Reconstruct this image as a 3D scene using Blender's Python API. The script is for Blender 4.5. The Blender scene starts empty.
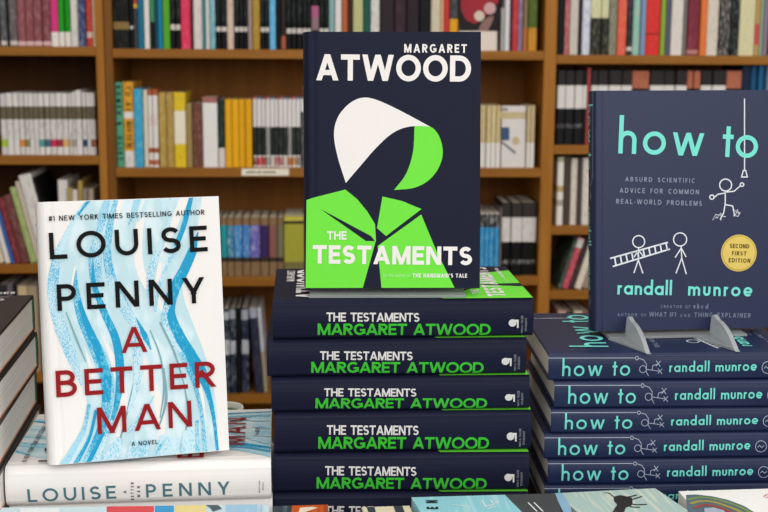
import bpy, bmesh, math, random
from math import sin, cos, pi, radians, tan, sqrt
from mathutils import Vector, Matrix
random.seed(7)
C = bpy.context.scene.collection
SC = bpy.context.scene
SC.view_settings.view_transform = 'Standard'
SC.view_settings.look = 'None'

# ------------------------------------------------------------ camera model
F = 1259.1; PITCH = 0.1697; ZC = 1.2115; TABLE = 0.75
FW = Vector((0, cos(PITCH), -sin(PITCH))); UP = Vector((0, sin(PITCH), cos(PITCH))); RT = Vector((1, 0, 0))
EYE = Vector((0, 0, ZC))
def ray(px, py): return FW + RT*((px-384)/F) - UP*((py-256)/F)
def hit(px, py, P, N):
    d = ray(px, py); return EYE + d*((Vector(P)-EYE).dot(N)/d.dot(N))
def hit_z(px, py, z): return hit(px, py, (0, 0, z), Vector((0, 0, 1)))
def hit_y(px, py, y): return hit(px, py, (0, y, 0), Vector((0, 1, 0)))

# ------------------------------------------------------------ materials
def lin(h):
    h = h.lstrip('#'); o = []
    for i in (0, 2, 4):
        c = int(h[i:i+2], 16)/255
        o.append(c/12.92 if c <= .04045 else ((c+.055)/1.055)**2.4)
    return (*o, 1)
_m = {}
def mat(hexc, rough=.55, var=.06, scale=60, spec=.14):
    k = ('p', hexc, rough, var, scale, spec)
    if k in _m: return _m[k]
    m = bpy.data.materials.new('paint_'+hexc.strip('#')); m.use_nodes = True; nt = m.node_tree; b = nt.nodes['Principled BSDF']
    b.inputs['Roughness'].default_value = rough; b.inputs['Specular IOR Level'].default_value = spec
    tc = nt.nodes.new('ShaderNodeTexCoord'); n = nt.nodes.new('ShaderNodeTexNoise'); n.inputs['Scale'].default_value = scale; n.inputs['Detail'].default_value = 3
    nt.links.new(tc.outputs['Object'], n.inputs['Vector'])
    mx = nt.nodes.new('ShaderNodeMix'); mx.data_type = 'RGBA'
    c = lin(hexc)
    mx.inputs[6].default_value = tuple(x*(1-var) for x in c[:3])+(1,); mx.inputs[7].default_value = tuple(min(1, x*(1+var)) for x in c[:3])+(1,)
    nt.links.new(n.outputs['Fac'], mx.inputs[0]); nt.links.new(mx.outputs[2], b.inputs['Base Color'])
    _m[k] = m; return m
def ink(hexc, inkc, amount=.45, sx=260, sz=70):
    """spine paper with blotchy printed lettering too small to read"""
    k = ('i', hexc, inkc, amount)
    if k in _m: return _m[k]
    m = bpy.data.materials.new('printed_'+hexc.strip('#')); m.use_nodes = True; nt = m.node_tree; b = nt.nodes['Principled BSDF']
    b.inputs['Roughness'].default_value = .5; b.inputs['Specular IOR Level'].default_value = .14
    tc = nt.nodes.new('ShaderNodeTexCoord'); mp = nt.nodes.new('ShaderNodeMapping'); mp.inputs['Scale'].default_value = (sx, 20, sz)
    oi = nt.nodes.new('ShaderNodeObjectInfo')
    n = nt.nodes.new('ShaderNodeTexNoise'); n.noise_dimensions = '4D'; n.inputs['Scale'].default_value = 1; n.inputs['Detail'].default_value = 2
    ml = nt.nodes.new('ShaderNodeMath'); ml.operation = 'MULTIPLY'; ml.inputs[1].default_value = 50
    nt.links.new(oi.outputs['Random'], ml.inputs[0]); nt.links.new(ml.outputs[0], n.inputs['W'])
    nt.links.new(tc.outputs['Object'], mp.inputs['Vector']); nt.links.new(mp.outputs[0], n.inputs['Vector'])
    r = nt.nodes.new('ShaderNodeValToRGB'); r.color_ramp.elements[0].position = .5; r.color_ramp.elements[1].position = .64
    r.color_ramp.elements[1].color = (amount,)*3+(1,)
    nt.links.new(n.outputs['Fac'], r.inputs[0])
    mx = nt.nodes.new('ShaderNodeMix'); mx.data_type = 'RGBA'; mx.inputs[6].default_value = lin(hexc); mx.inputs[7].default_value = lin(inkc)
    nt.links.new(r.outputs[0], mx.inputs[0]); nt.links.new(mx.outputs[2], b.inputs['Base Color'])
    _m[k] = m; return m
def wood(name, c1, c2, axis=0, rough=.45):
    m = bpy.data.materials.new(name); m.use_nodes = True; nt = m.node_tree; b = nt.nodes['Principled BSDF']; b.inputs['Roughness'].default_value = rough; b.inputs['Specular IOR Level'].default_value = .15
    tc = nt.nodes.new('ShaderNodeTexCoord'); mp = nt.nodes.new('ShaderNodeMapping'); s = [55, 55, 55]; s[axis] = 3; mp.inputs['Scale'].default_value = s
    n = nt.nodes.new('ShaderNodeTexNoise'); n.inputs['Scale'].default_value = 1; n.inputs['Detail'].default_value = 6; n.inputs['Roughness'].default_value = .65
    r = nt.nodes.new('ShaderNodeValToRGB'); r.color_ramp.elements[0].color = lin(c1); r.color_ramp.elements[1].color = lin(c2)
    r.color_ramp.elements[0].position = .3; r.color_ramp.elements[1].position = .7
    nt.links.new(tc.outputs['Object'], mp.inputs[0]); nt.links.new(mp.outputs[0], n.inputs['Vector']); nt.links.new(n.outputs['Fac'], r.inputs[0]); nt.links.new(r.outputs[0], b.inputs['Base Color'])
    return m
def pages(name, c1, c2, axis, freq):
    m = bpy.data.materials.new(name); m.use_nodes = True; nt = m.node_tree; b = nt.nodes['Principled BSDF']; b.inputs['Roughness'].default_value = .8; b.inputs['Specular IOR Level'].default_value = .05
    tc = nt.nodes.new('ShaderNodeTexCoord'); mp = nt.nodes.new('ShaderNodeMapping'); s = [4, 4, 4]; s[axis] = freq; mp.inputs['Scale'].default_value = s
    n = nt.nodes.new('ShaderNodeTexNoise'); n.inputs['Scale'].default_value = 1; n.inputs['Detail'].default_value = 1
    r = nt.nodes.new('ShaderNodeValToRGB'); r.color_ramp.elements[0].color = lin(c1); r.color_ramp.elements[1].color = lin(c2)
    r.color_ramp.elements[0].position = .35; r.color_ramp.elements[1].position = .65
    nt.links.new(tc.outputs['Object'], mp.inputs[0]); nt.links.new(mp.outputs[0], n.inputs['Vector']); nt.links.new(n.outputs['Fac'], r.inputs[0]); nt.links.new(r.outputs[0], b.inputs['Base Color'])
    return m
def brush(hexc, base, dens=.5, sc=900):
    """dry-brush paint: specks of the paper show through"""
    m = bpy.data.materials.new('brush_'+hexc.strip('#')); m.use_nodes = True; nt = m.node_tree; b = nt.nodes['Principled BSDF']; b.inputs['Roughness'].default_value = .45; b.inputs['Specular IOR Level'].default_value = .2
    tc = nt.nodes.new('ShaderNodeTexCoord'); mp = nt.nodes.new('ShaderNodeMapping'); mp.inputs['Scale'].default_value = (.55, 1, 1)
    n = nt.nodes.new('ShaderNodeTexNoise'); n.inputs['Scale'].default_value = sc; n.inputs['Detail'].default_value = 3
    n2 = nt.nodes.new('ShaderNodeTexNoise'); n2.inputs['Scale'].default_value = 38; n2.inputs['Detail'].default_value = 2
    a = nt.nodes.new('ShaderNodeMath'); a.operation = 'MULTIPLY_ADD'; a.inputs[1].default_value = .75
    r = nt.nodes.new('ShaderNodeValToRGB'); r.color_ramp.elements[0].position = dens+.32; r.color_ramp.elements[1].position = dens+.52
    r.color_ramp.elements[0].color = lin(hexc); r.color_ramp.elements[1].color = lin(base)
    nt.links.new(tc.outputs['Object'], mp.inputs[0]); nt.links.new(mp.outputs[0], n.inputs['Vector']); nt.links.new(mp.outputs[0], n2.inputs['Vector'])
    nt.links.new(n2.outputs['Fac'], a.inputs[0]); nt.links.new(n.outputs['Fac'], a.inputs[2]); nt.links.new(a.outputs[0], r.inputs[0]); nt.links.new(r.outputs[0], b.inputs['Base Color'])
    return m
def acrylic(body):
    m = bpy.data.materials.new('clear_acrylic'); m.use_nodes = True; nt = m.node_tree; nt.nodes.remove(nt.nodes['Principled BSDF']); out = nt.nodes['Material Output']
    t = nt.nodes.new('ShaderNodeBsdfTransparent'); t.inputs[0].default_value = (.93, .96, .97, 1)
    d = nt.nodes.new('ShaderNodeBsdfDiffuse'); d.inputs[0].default_value = (.8, .84, .86, 1)
    tl = nt.nodes.new('ShaderNodeBsdfTranslucent'); tl.inputs[0].default_value = (.8, .84, .86, 1)
    g = nt.nodes.new('ShaderNodeBsdfGlossy'); g.inputs['Roughness'].default_value = .3
    lw = nt.nodes.new('ShaderNodeLayerWeight'); lw.inputs[0].default_value = .2
    m0 = nt.nodes.new('ShaderNodeMixShader'); nt.links.new(d.outputs[0], m0.inputs[1]); nt.links.new(tl.outputs[0], m0.inputs[2])
    m1 = nt.nodes.new('ShaderNodeMixShader'); m1.inputs[0].default_value = body; nt.links.new(t.outputs[0], m1.inputs[1]); nt.links.new(m0.outputs[0], m1.inputs[2])
    m2 = nt.nodes.new('ShaderNodeMixShader'); nt.links.new(lw.outputs['Fresnel'], m2.inputs[0]); nt.links.new(m1.outputs[0], m2.inputs[1]); nt.links.new(g.outputs[0], m2.inputs[2])
    nt.links.new(m2.outputs[0], out.inputs[0]); return m
WOODX = wood('shelf_oak', '#855218', '#9e6a28', 0); WOODZ = wood('upright_oak', '#945c1c', '#ac742e', 2); WOODZ2 = wood('upright_oak_dark', '#6e4414', '#845620', 2)
WOODB = wood('back_oak', '#764816', '#88561e', 2, .6); WOODL = wood('back_oak_shaded', '#462809', '#54320e', 2, .6)  # the left bay's weaker light is painted into its darker back colour
TABW = wood('table_wood', '#2b1e16', '#3b2a1e', 0)
PAGE = pages('page_edges', '#cfc9bb', '#efeadf', 2, 1400); PAGEW = pages('white_page_edges', '#d2cec8', '#f0ece6', 2, 1100); PAGEX = pages('shelf_page_edges', '#c8bfa8', '#e8e0cc', 0, 1200)

# ------------------------------------------------------------ mesh helpers
def link(name, me, parent=None, loc=None):
    o = bpy.data.objects.new(name, me); C.objects.link(o)
    if parent: o.parent = parent
    if loc: o.location = loc
    return o
def mesh_from(name, bm, mats):
    me = bpy.data.meshes.new(name); bm.to_mesh(me); bm.free()
    for m in (mats if isinstance(mats, (list, tuple)) else [mats]): me.materials.append(m)
    return me
def box(bm, x0, x1, y0, y1, z0, z1, mi=0, bev=0):
    v = [bm.verts.new(p) for p in ((x0,y0,z0),(x1,y0,z0),(x1,y1,z0),(x0,y1,z0),(x0,y0,z1),(x1,y0,z1),(x1,y1,z1),(x0,y1,z1))]
    fs = [bm.faces.new([v[i] for i in q]) for q in ((3,2,1,0),(4,5,6,7),(0,1,5,4),(1,2,6,5),(2,3,7,6),(3,0,4,7))]
    for f in fs: f.material_index = mi
    if bev:
        r = bmesh.ops.bevel(bm, geom=list({e for f in fs for e in f.edges}), offset=bev, segments=2, affect='EDGES', profile=.6)
        for f in r['faces']: f.material_index = mi
def extrude_outline(bm, pts, place, cuts, mids=None):
    """closed outline pts [(p,q)] swept through cuts; place(p,q,c)->Vector"""
    rings = [[bm.verts.new(place(p, q, c)) for p, q in pts] for c in cuts]
    n = len(pts)
    for i in range(len(cuts)-1):
        for j in range(n):
            k = (j+1) % n
            f = bm.faces.new((rings[i][j], rings[i][k], rings[i+1][k], rings[i+1][j])); f.material_index = mids[i] if mids else 0
    for ri, rg in ((0, list(reversed(rings[0]))), (-1, rings[-1])):
        f = bm.faces.new(rg); f.material_index = mids[ri] if mids else 0
        f.normal_update(); bmesh.ops.triangulate(bm, faces=[f])
    bmesh.ops.recalc_face_normals(bm, faces=bm.faces[:])
def empty(name, label, cat, M=None, group=None):
    o = bpy.data.objects.new(name, None); C.objects.link(o); o.empty_display_size = .03
    if M is not None: o.matrix_world = M
    o['label'] = label; o['category'] = cat
    if group: o['group'] = group
    return o
def tag(o, label, cat, group=None):
    o['label'] = label; o['category'] = cat
    if group: o['group'] = group
    return o
def dup(root, M, label, group=None, shift=None):
    def rec(o, par):
        c = o.copy(); C.objects.link(c); c.parent = par
        for k in kids[o]: rec(k, c)
        return c
    kids = {}
    def walk(o):
        kids[o] = list(o.children)
        for k in kids[o]: walk(k)
    walk(root)
    r = root.copy(); C.objects.link(r); r.matrix_world = M; r['label'] = label
    if group: r['group'] = group
    for k in kids[root]:
        c = rec(k, r)
        if shift: c.location = c.location + Vector(shift)
    return r

# ------------------------------------------------------------ stroke lettering (own geometric alphabet)
def arc(cx, cy, rx, ry, a0, a1, n=14):
    return [(cx+rx*cos(radians(a0+(a1-a0)*i/n)), cy+ry*sin(radians(a0+(a1-a0)*i/n))) for i in range(n+1)]
def glyph(ch, w, xs=1.0):
    """-> (ink width, [strokes]); stroke = (points, extend, clip_lo, clip_hi)"""
    h = w/2; S = []
    def L(*p, ext=0, lo=-9, hi=9): S.append((list(p), ext, lo, hi))
    def diag(*p, hi=1): 
        for a, b in zip(p, p[1:]): L(a, b, ext=w*1.2, lo=0, hi=hi)
    d = w*.56
    c = ch
    if c == 'A': W=.99*xs; diag((d,0),(W/2,1.0)); diag((W/2,1.0),(W-d,0)); L((W*.2,.3),(W*.8,.3))
    elif c == 'B':
        W=.76*xs; L((h,0),(h,1)); ru=(1-.53)/2-h/2; 
        L(*([(h,1-h),(W*.5,1-h)]+arc(W*.5,.53+(1-h-.53)/2,W*.42-h,(1-h-.53)/2,90,-90)+[(h,.53)]))
        L(*([(h,.53),(W*.5,.53)]+arc(W*.5,(h+.53)/2,W*.5-h,(.53-h)/2,90,-90)+[(h,h)]))
    elif c == 'C': W=.88*xs; L(*arc(W*.54,.5,W*.54-h,.5-h,48,312,24))
    elif c == 'D': W=.92*xs; L((h,0),(h,1)); rx=W*.56-h; L(*([(h,h)]+arc(W-h-rx,.5,rx,.5-h,-90,90,20)+[(h,1-h)]))
    elif c == 'E': W=.68*xs; L((h,0),(h,1)); L((h,h),(W,h)); L((h,1-h),(W,1-h)); L((h,.51),(W*.92,.51))
    elif c == 'F': W=.56*xs; L((h,0),(h,1)); L((h,1-h),(W,1-h)); L((h,.49),(W*.9,.49))
    elif c == 'G': W=1.0*xs; L(*arc(W*.52,.5,W*.5-h,.5-h,45,345,24)); L((W*.55,.44),(W-h*.6,.44)); L((W-h*1.1,.44+h),(W-h*1.1,.12))
    elif c == 'H': W=.86*xs; L((h,0),(h,1)); L((W-h,0),(W-h,1)); L((h,.52),(W-h,.52))
    elif c == 'I': W=w; L((h,0),(h,1))
    elif c == 'K': W=.74*xs; L((h,0),(h,1)); diag((h,.35),(W-d,1)); diag((W*.4,.6),(W-d*.8,0))
    elif c == 'L': W=.64*xs; L((h,0),(h,1)); L((h,h),(W,h))
    elif c == 'M': W=1.06*xs; L((h,0),(h,1)); L((W-h,0),(W-h,1)); diag((h*1.1,1),(W/2,.06)); diag((W/2,.06),(W-h*1.1,1))
    elif c == 'N': W=.88*xs; L((h,0),(h,1)); L((W-h,0),(W-h,1)); diag((h*1.1,1),(W-h*1.1,0))
    elif c == 'O': W=1.08*xs; L(*arc(W/2,.5,W/2-h,.5-h+.008,0,360,36))
    elif c == 'P': W=.7*xs; L((h,0),(h,1)); L(*([(h,1-h),(W*.5,1-h)]+arc(W*.5,(1-h+.45)/2,W*.5-h,(1-h-.45)/2,90,-90)+[(h,.45)]))
    elif c == 'R': W=.8*xs; L((h,0),(h,1)); L(*([(h,1-h),(W*.5,1-h)]+arc(W*.5,(1-h+.47)/2,W*.46-h,(1-h-.47)/2,90,-90)+[(h,.47)])); diag((W*.42,.5),(W-d,0))
    elif c == 'S':
        W=.74*xs; rx=W/2-h; ry=(1-2*h)/4; L(*(arc(W/2,1-h-ry,rx*.94,ry,28,270,16)+arc(W/2,h+ry,rx,ry,90,-152,16)[1:]))
    elif c == 'T': W=.82*xs; L((W/2,0),(W/2,1)); L((0,1-h),(W,1-h))
    elif c == 'U': W=.87*xs; r=W/2-h; L(*([(h,1)]+arc(W/2,h+r,r,r,180,360,18)+[(W-h,1)]))
    elif c == 'V': W=.86*xs; diag((d,1),(W/2,0)); diag((W/2,0),(W-d,1))
    elif c == 'W': W=1.4*xs; diag((d,1),(W*.27,0)); diag((W*.27,0),(W/2,1)); diag((W/2,1),(W*.73,0)); diag((W*.73,0),(W-d,1))
    elif c == 'X': W=.8*xs; diag((d,0),(W-d,1)); diag((d,1),(W-d,0))
    elif c == 'Y': W=.86*xs; L((W/2,0),(W/2,.48)); diag2 = [((W/2,.42),(d,1)),((W/2,.42),(W-d,1))]; [L(a,b,ext=w*1.2,lo=.36,hi=1) for a,b in diag2]
    elif c == '1': W=.3*xs; L((W-h,0),(W-h,1)); L((0,.8),(W-h,1-h))
    elif c == '#': W=.7*xs; L((.22*W,0),(.36*W,1)); L((.62*W,0),(.76*W,1)); L((0,.34),(W,.34)); L((0,.66),(W,.66))
    elif c == '?': W=.45*xs; L(*(arc(W/2,.74,W/2-h,.26-h,170,-60,12)+[(W/2,.42),(W/2,.27)])); L((W/2,0),(W/2,w*1.1))
    elif c == "'": W=w; L((h,.7),(h,1))
    elif c == '-': W=.3*xs; L((0,.4),(W,.4))
    elif c == '&': W=.7*xs; L(*([(W,0),(W*.25,.7)]+arc(W*.42,.8,W*.2,.2-h,200,-40,10)+[(W*.15,.42)]+arc(W*.36,.26,W*.36-h,.26-h,130,330,12)+[(W,.5)]))
    else:   # lowercase, ascender 1, x-height .6
        x=.6; r=x/2-h
        if c == 'o': W=.62*xs; L(*arc(W/2,x/2,W/2-h,r+.006,0,360,30))
        elif c == 'a': W=.6*xs; L(*arc(W/2,x/2,W/2-h,r+.006,0,360,28)); L((W-h,0),(W-h,x))
        elif c == 'd': W=.6*xs; L(*arc(W/2,x/2,W/2-h,r+.006,0,360,28)); L((W-h,0),(W-h,1))
        elif c == 'e': W=.6*xs; L(*arc(W/2,x/2,W/2-h,r+.006,0,316,26)); L((h,x*.46),(W-h*.6,x*.46))
        elif c == 'h' or c == 'n':
            W=.48*xs; q=W/2-h; L((h,0),(h,1 if c=='h' else x)); L(*(arc(W/2,x-h-q,q,q,180,0,14)+[(W-h,0)]))
        elif c == 'm':
            W=.8*xs; q=(W-2*h)/4; L((h,0),(h,x)); L(*(arc(h+q,x-h-q,q,q,180,0,10)+[(h+2*q,0)])); L(*(arc(h+3*q,x-h-q,q,q,180,0,10)+[(h+4*q,0)]))
        elif c == 'u': W=.48*xs; q=W/2-h; L(*([(h,x)]+arc(W/2,h+q,q,q,180,360,14)+[(W-h,x)]))
        elif c == 'r': W=.3*xs; L((h,0),(h,x)); L(*arc(h+W*.45,x-h-W*.45,W*.45,W*.45,175,60,8))
        elif c == 'l': W=w; L((h,0),(h,1))
        elif c == 't': W=.3*xs; L((W/2,0),(W/2,.82)); L((0,x-h),(W,x-h))
        elif c == 'w': W=.86*xs; [L(a,b,ext=w,lo=0,hi=x) for a,b in (((d,x),(W*.28,0)),((W*.28,0),(W/2,x)),((W/2,x),(W*.72,0)),((W*.72,0),(W-d,x)))]
        elif c == 'c': W=.55*xs; L(*arc(W*.54,x/2,W*.54-h,r,50,310,20))
        elif c == 'k': W=.46*xs; L((h,0),(h,1)); L((h,.22),(W-h,x)); L((W*.4,.36),(W-h,0))
        elif c == 'x': W=.5*xs; L((h,0),(W-h,x)); L((h,x),(W-h,0))
        else: W=.35*xs
    return W, S
def ribbon(pts, w, closed=False):
    """quads of a stroked polyline with mitred joints; w may be a list"""
    if not isinstance(w, list):
        pts = [p for i, p in enumerate(pts) if i == 0 or (Vector(p)-Vector(pts[i-1])).length > 1e-7]
    n = len(pts); ws = w if isinstance(w, list) else [w]*n; V = [Vector(p) for p in pts]
    ring = closed or (V[0]-V[-1]).length < 1e-6
    lft, rgt = [], []
    for i in range(n):
        a = V[i]-V[i-1] if i else (V[0]-V[n-2] if ring else V[1]-V[0])
        b = V[i+1]-V[i] if i < n-1 else (V[1]-V[0] if ring else V[n-1]-V[n-2])
        a = a.normalized(); b = b.normalized(); t = (a+b)
        t = b if t.length < 1e-4 else t.normalized()
        nn = Vector((-t.y, t.x)); k = max(.5, nn.dot(Vector((-b.y, b.x))))
        o = nn*(ws[i]/2/k); lft.append(V[i]+o); rgt.append(V[i]-o)
    return [[rgt[i], rgt[i+1], lft[i+1], lft[i]] for i in range(n-1)]
def clip_y(poly, lo, hi):
    for s, lim in ((1, lo), (-1, hi)):
        out = []
        for i in range(len(poly)):
            a, b = poly[i], poly[(i+1) % len(poly)]
            da, db = s*(a.y-lim), s*(b.y-lim)
            if da >= 0: out.append(a)
            if (da < 0) != (db < 0): out.append(a+(b-a)*(da/(da-db)))
        poly = out
        if len(poly) < 3: return []
    return poly
def subdiv(p, q, n): return [(p[0]+(q[0]-p[0])*i/n, p[1]+(q[1]-p[1])*i/n) for i in range(n+1)]
def text_polys(s, width, w=.14, xs=1.0, cap=1.0, space=.45, nsub=1, mt=.4):
    """lettering polygons scaled so that capitals are `cap` tall and the line is `width` wide"""
    W = width/cap
    for _ in range(8):
        g = [(None, space*xs) if c == ' ' else glyph(c, w, xs) for c in s]
        ink_w = sum((x[1] if x[0] is None else x[0]) for x in g); gaps = max(1, len(s)-1)
        tr = (W-ink_w)/gaps if len(s) > 1 else 0
        if len(s) == 1 and abs(ink_w-W) > .01*W: xs *= W/ink_w; continue
        if tr < w*mt and len(s) > 1: xs *= .95
        else: break
    out = []; x = 0
    for g_ in g:
        if g_[0] is None: x += g_[1]+tr; continue
        gw, st = g_
        for k, (pts, ext, lo, hi) in enumerate(st):
            if len(pts) == 2 and ext:
                a, b = Vector(pts[0]), Vector(pts[1]); t = (b-a).normalized()*ext; pts = [tuple(a-t), tuple(b+t)]
            if len(pts) == 2 and nsub > 1: pts = subdiv(pts[0], pts[1], nsub)
            for q in ribbon(pts, w):
                if lo > -8 or hi < 8: q = clip_y(q, lo, hi)
                if q: out.append([Vector(((v.x+x)*cap, v.y*cap, k*2.5e-5)) for v in q])
        x += gw+tr
    return out
def type_polys(s, width, cap, off=0.0):
    """small print set in the built-in typeface"""
    c = bpy.data.curves.new('t', 'FONT'); c.body = s; c.offset = off; c.resolution_u = 3
    o = bpy.data.objects.new('t', c); C.objects.link(o)
    me = o.to_mesh(); vs = [v.co.copy() for v in me.vertices]; ps = [list(p.vertices) for p in me.polygons]
    o.to_mesh_clear(); bpy.data.objects.remove(o); bpy.data.curves.remove(c)
    x0 = min(v.x for v in vs); x1 = max(v.x for v in vs)
    sx = width/(x1-x0); sy = cap/.7
    return [[Vector(((vs[i].x-x0)*sx, vs[i].y*sy)) for i in p] for p in ps]
def place2(polys, p0, p1):
    """lay lettering on the line p0->p1 (2-D, cover coordinates)"""
    d = (Vector(p1)-Vector(p0)).normalized(); e = Vector((-d.y, d.x)); p0 = Vector(p0)
    return [[(p0+d*v[0]+e*v[1]).to_3d()+Vector((0, 0, v[2] if len(v) > 2 else 0)) for v in q] for q in polys]
def smooth(pts, n=6):
    out = []; P = [Vector(p) for p in pts]; P = [P[0]*2-P[1]]+P+[P[-1]*2-P[-2]]
    for i in range(1, len(P)-2):
        for k in range(n):
            t = k/n; a, b, c, d = P[i-1:i+3]
            out.append(.5*((2*b)+(c-a)*t+(2*a-5*b+4*c-d)*t*t+(3*b-a-3*c+d)*t**3))
    out.append(P[-2]); return out
def print_mesh(name, layers, fmap, mats, parent):
    """flat ink: layers [(polys, material index, lift)] through fmap(a,b,lift)->point"""
    bm = bmesh.new()
    for polys, mi, lift in layers:
        for q in polys:
            try: f = bm.faces.new([bm.verts.new(fmap(v[0], v[1], lift+(v[2] if len(v) > 2 else 0))) for v in q])
            except ValueError: continue
            f.material_index = mi
            f.normal_update()
            if len(q) > 4: bmesh.ops.triangulate(bm, faces=[f])
    return link(name, mesh_from(name, bm, mats), parent)

# ------------------------------------------------------------ hardcover model.  local: x along spine from head, y from spine to fore-edge, z up through thickness
def hardcover(name, L, W, T, jacket, page, r=.006, bulge=.0015, label='', cat='book', board=.003, group=None, inset=.004):
    root = empty(name, label, cat, group=group)
    pts = [(W, T)]
    pts += [(.013, T), (.0095, T-.0006), (.007, T)] if r < .0069 else [(.016, T), (.0125, T-.0007), (.010, T)]
    pts += [(r-r*sin(radians(a)), T-r+r*cos(radians(a))) for a in (15, 30, 45, 60, 75)]
    for k in range(7):
        z = T-r-(T-2*r)*k/6; pts.append((-bulge*(1-((z-T/2)/(T/2-r))**2), z))
    pts += [(r-r*cos(radians(a)), r-r*sin(radians(a))) for a in (15, 30, 45, 60, 75)]
    pts += [(r+.001, 0), (W, 0), (W, board), (r, board), (board, r), (board, T-r), (r, T-board), (W, T-board)]
    bm = bmesh.new(); extrude_outline(bm, pts, lambda p, q, c: Vector((c, p, q)), [0, L])
    for f in bm.faces: f.smooth = False
    jk = link('jacket', mesh_from('jacket', bm, jacket), root)
    bm = bmesh.new(); box(bm, inset, L-inset, board+.001, W-.005, board, T-board)
    link('page_block', mesh_from('page_block', bm, page), root)
    def spine_y(z):
        if z > T-r: t = min(1, (z-T+r)/r); return r-r*sqrt(max(0, 1-t*t))
        if z < r: t = min(1, (r-z)/r); return r-r*sqrt(max(0, 1-t*t))
        return -bulge*(1-((z-T/2)/(T/2-r))**2)
    root_fns = dict(top=lambda a, b, lift: Vector((L-b, a, T+lift)), spine=lambda u, v, lift: Vector((u, spine_y(v)-lift, v)))
    return root, jk, root_fns
def M_flat(x, y, z, yaw): return Matrix.Translation((x, y, z)) @ Matrix.Rotation(yaw, 4, 'Z')
def stand_axes(yaw, lean):
    X = Vector((cos(yaw), sin(yaw), 0)); Y = Vector((-sin(yaw), cos(yaw), 0)); U = Vector((0, 0, 1))*cos(lean)+Y*sin(lean)
    return X, U, X.cross(U)
def M_stand(P, yaw, lean, k=1):
    X, U, N = stand_axes(yaw, lean); R = Matrix((-U, X, N)).transposed().to_4x4()
    return Matrix.Translation(P) @ R @ Matrix.Scale(k, 4)
def cover_px(P, yaw, lean, k=1):
    """pixel of the photograph -> cover coordinates of a standing book"""
    X, U, N = stand_axes(yaw, lean); P = Vector(P)
    def f(px, py):
        h = hit(px, py, P, N)-P; return Vector((h.dot(X), h.dot(U)))/k
    return f
def spine_px(x, y, z, yaw):
    X = Vector((cos(yaw), sin(yaw), 0)); N = Vector((sin(yaw), -cos(yaw), 0)); P = Vector((x, y, z))
    def f(px, py):
        h = hit(px, py, P, N)-P; return Vector((h.dot(X), h.z))
    return f
def line(fn, s, p0, p1, cap_px, w=.14, xs=1.0, space=.45, kind='stroke', off=0.0, nsub=1, mt=.4):
    a, b = fn(*p0), fn(*p1); c = fn(p0[0], p0[1]-cap_px); cap = (c-a).length; wd = (b-a).length
    pl = text_polys(s, wd, w, xs, cap, space, nsub, mt) if kind == 'stroke' else type_polys(s, wd, cap, off)
    return place2(pl, a, b)
def strokes(fn, plist, wpx):
    out = []
    for k, pts in enumerate(plist):
        P = [fn(*p) for p in pts]; s = (fn(pts[0][0]+1, pts[0][1])-P[0]).length
        out += [[Vector((v.x, v.y, (k % 5)*2e-5)) for v in q] for q in ribbon([tuple(p) for p in P], wpx*s)]
    return out
def circ(cx, cy, r, n=20, a0=0, a1=360): return [(cx+r*cos(radians(a0+(a1-a0)*i/n)), cy-r*sin(radians(a0+(a1-a0)*i/n))) for i in range(n+1)]
GAP = .0003

# ============================================================ THE SETTING
def structure(name, bm, m):
    o = link(name, mesh_from(name, bm, m)); o['kind'] = 'structure'; return o
bm = bmesh.new(); box(bm, -2.6, 2.6, -1.2, 3.3, -.05, 0); structure('floor', bm, wood('floor_boards', '#5a4632', '#6d5640', 1))
bm = bmesh.new(); box(bm, -2.6, 2.6, 3.3, 3.4, 0, 2.7); structure('wall_back', bm, mat('#b9ab96', .8))

# display table
tb = empty('display_table', 'dark wooden display table under the book stacks', 'table', Matrix.Translation((0, 1.15, 0)))
bm = bmesh.new(); box(bm, -.82, .82, -.43, .28, .718, .75, bev=.003); link('tabletop', mesh_from('tabletop', bm, TABW), tb)
for sx in (-.76, .76):
    for sy in (-.38, .23):
        bm = bmesh.new(); box(bm, sx-.03, sx+.03, sy-.03, sy+.03, 0, .718, bev=.003); link('leg', mesh_from('leg', bm, TABW), tb)
bm = bmesh.new(); box(bm, -.74, .74, -.36, .21, .65, .718); link('apron', mesh_from('apron', bm, TABW), tb)
bm = bmesh.new(); box(bm, -.335, .62, .78, 1.072, 0, .026, bev=.002)
tag(link('display_riser', mesh_from('display_riser', bm, TABW), None, (0, 0, .75)), 'low dark wooden riser under the front row of flat books', 'riser')

# ============================================================ BOOKCASE
BY, BYAW, BROLL = 2.75, .05, .006
_U = Vector((cos(BYAW), sin(BYAW), 0)); _V = Vector((-sin(BYAW), cos(BYAW), 0)); _Z = Vector((0, 0, 1))
BU = _U*cos(BROLL)-_Z*sin(BROLL); BW = _Z*cos(BROLL)+_U*sin(BROLL); BO = Vector((0, BY, 0))
BM = Matrix.Translation(BO) @ Matrix((BU, _V, BW)).transposed().to_4x4()
def bc(px, py, dv=0.0):
    P = BO+_V*dv; h = hit(px, py, P, _V)-P; return h.dot(BU), h.dot(BW)
DEP = .27
UL0 = bc(-60, 50)[0]; UA = bc(95.8, 50)[0]; UA2 = bc(103.8, 50)[0]; UB = bc(112.2, 50)[0]; UD0 = bc(544.2, 50)[0]; UD1 = bc(556.6, 50)[0]; UR1 = bc(845, 50)[0]
SH_L = [bc(50, y)[1] for y in (46.5, 155.6, 264.5, 374)]; SH_M = [bc(330, y)[1] for y in (49.9, 168.2, 277.3, 394.6)]; SH_R = [bc(640, y)[1] for y in (55.2, 145.5, 226, 290.5, 398)]
SH_L.append(.1); SH_M.append(.1); SH_R.append(.1)
TOP = bc(300, 50)[1]+.30
def board(name, par, x0, x1, y0, y1, z0, z1, m):
    bm = bmesh.new(); box(bm, x0, x1, y0, y1, z0, z1, bev=.0015); return link(name, mesh_from(name, bm, m), par)
bkA = empty('bookcase', 'oak bookcase at the left with three low-set shelves of books', 'bookcase', BM)
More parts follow.
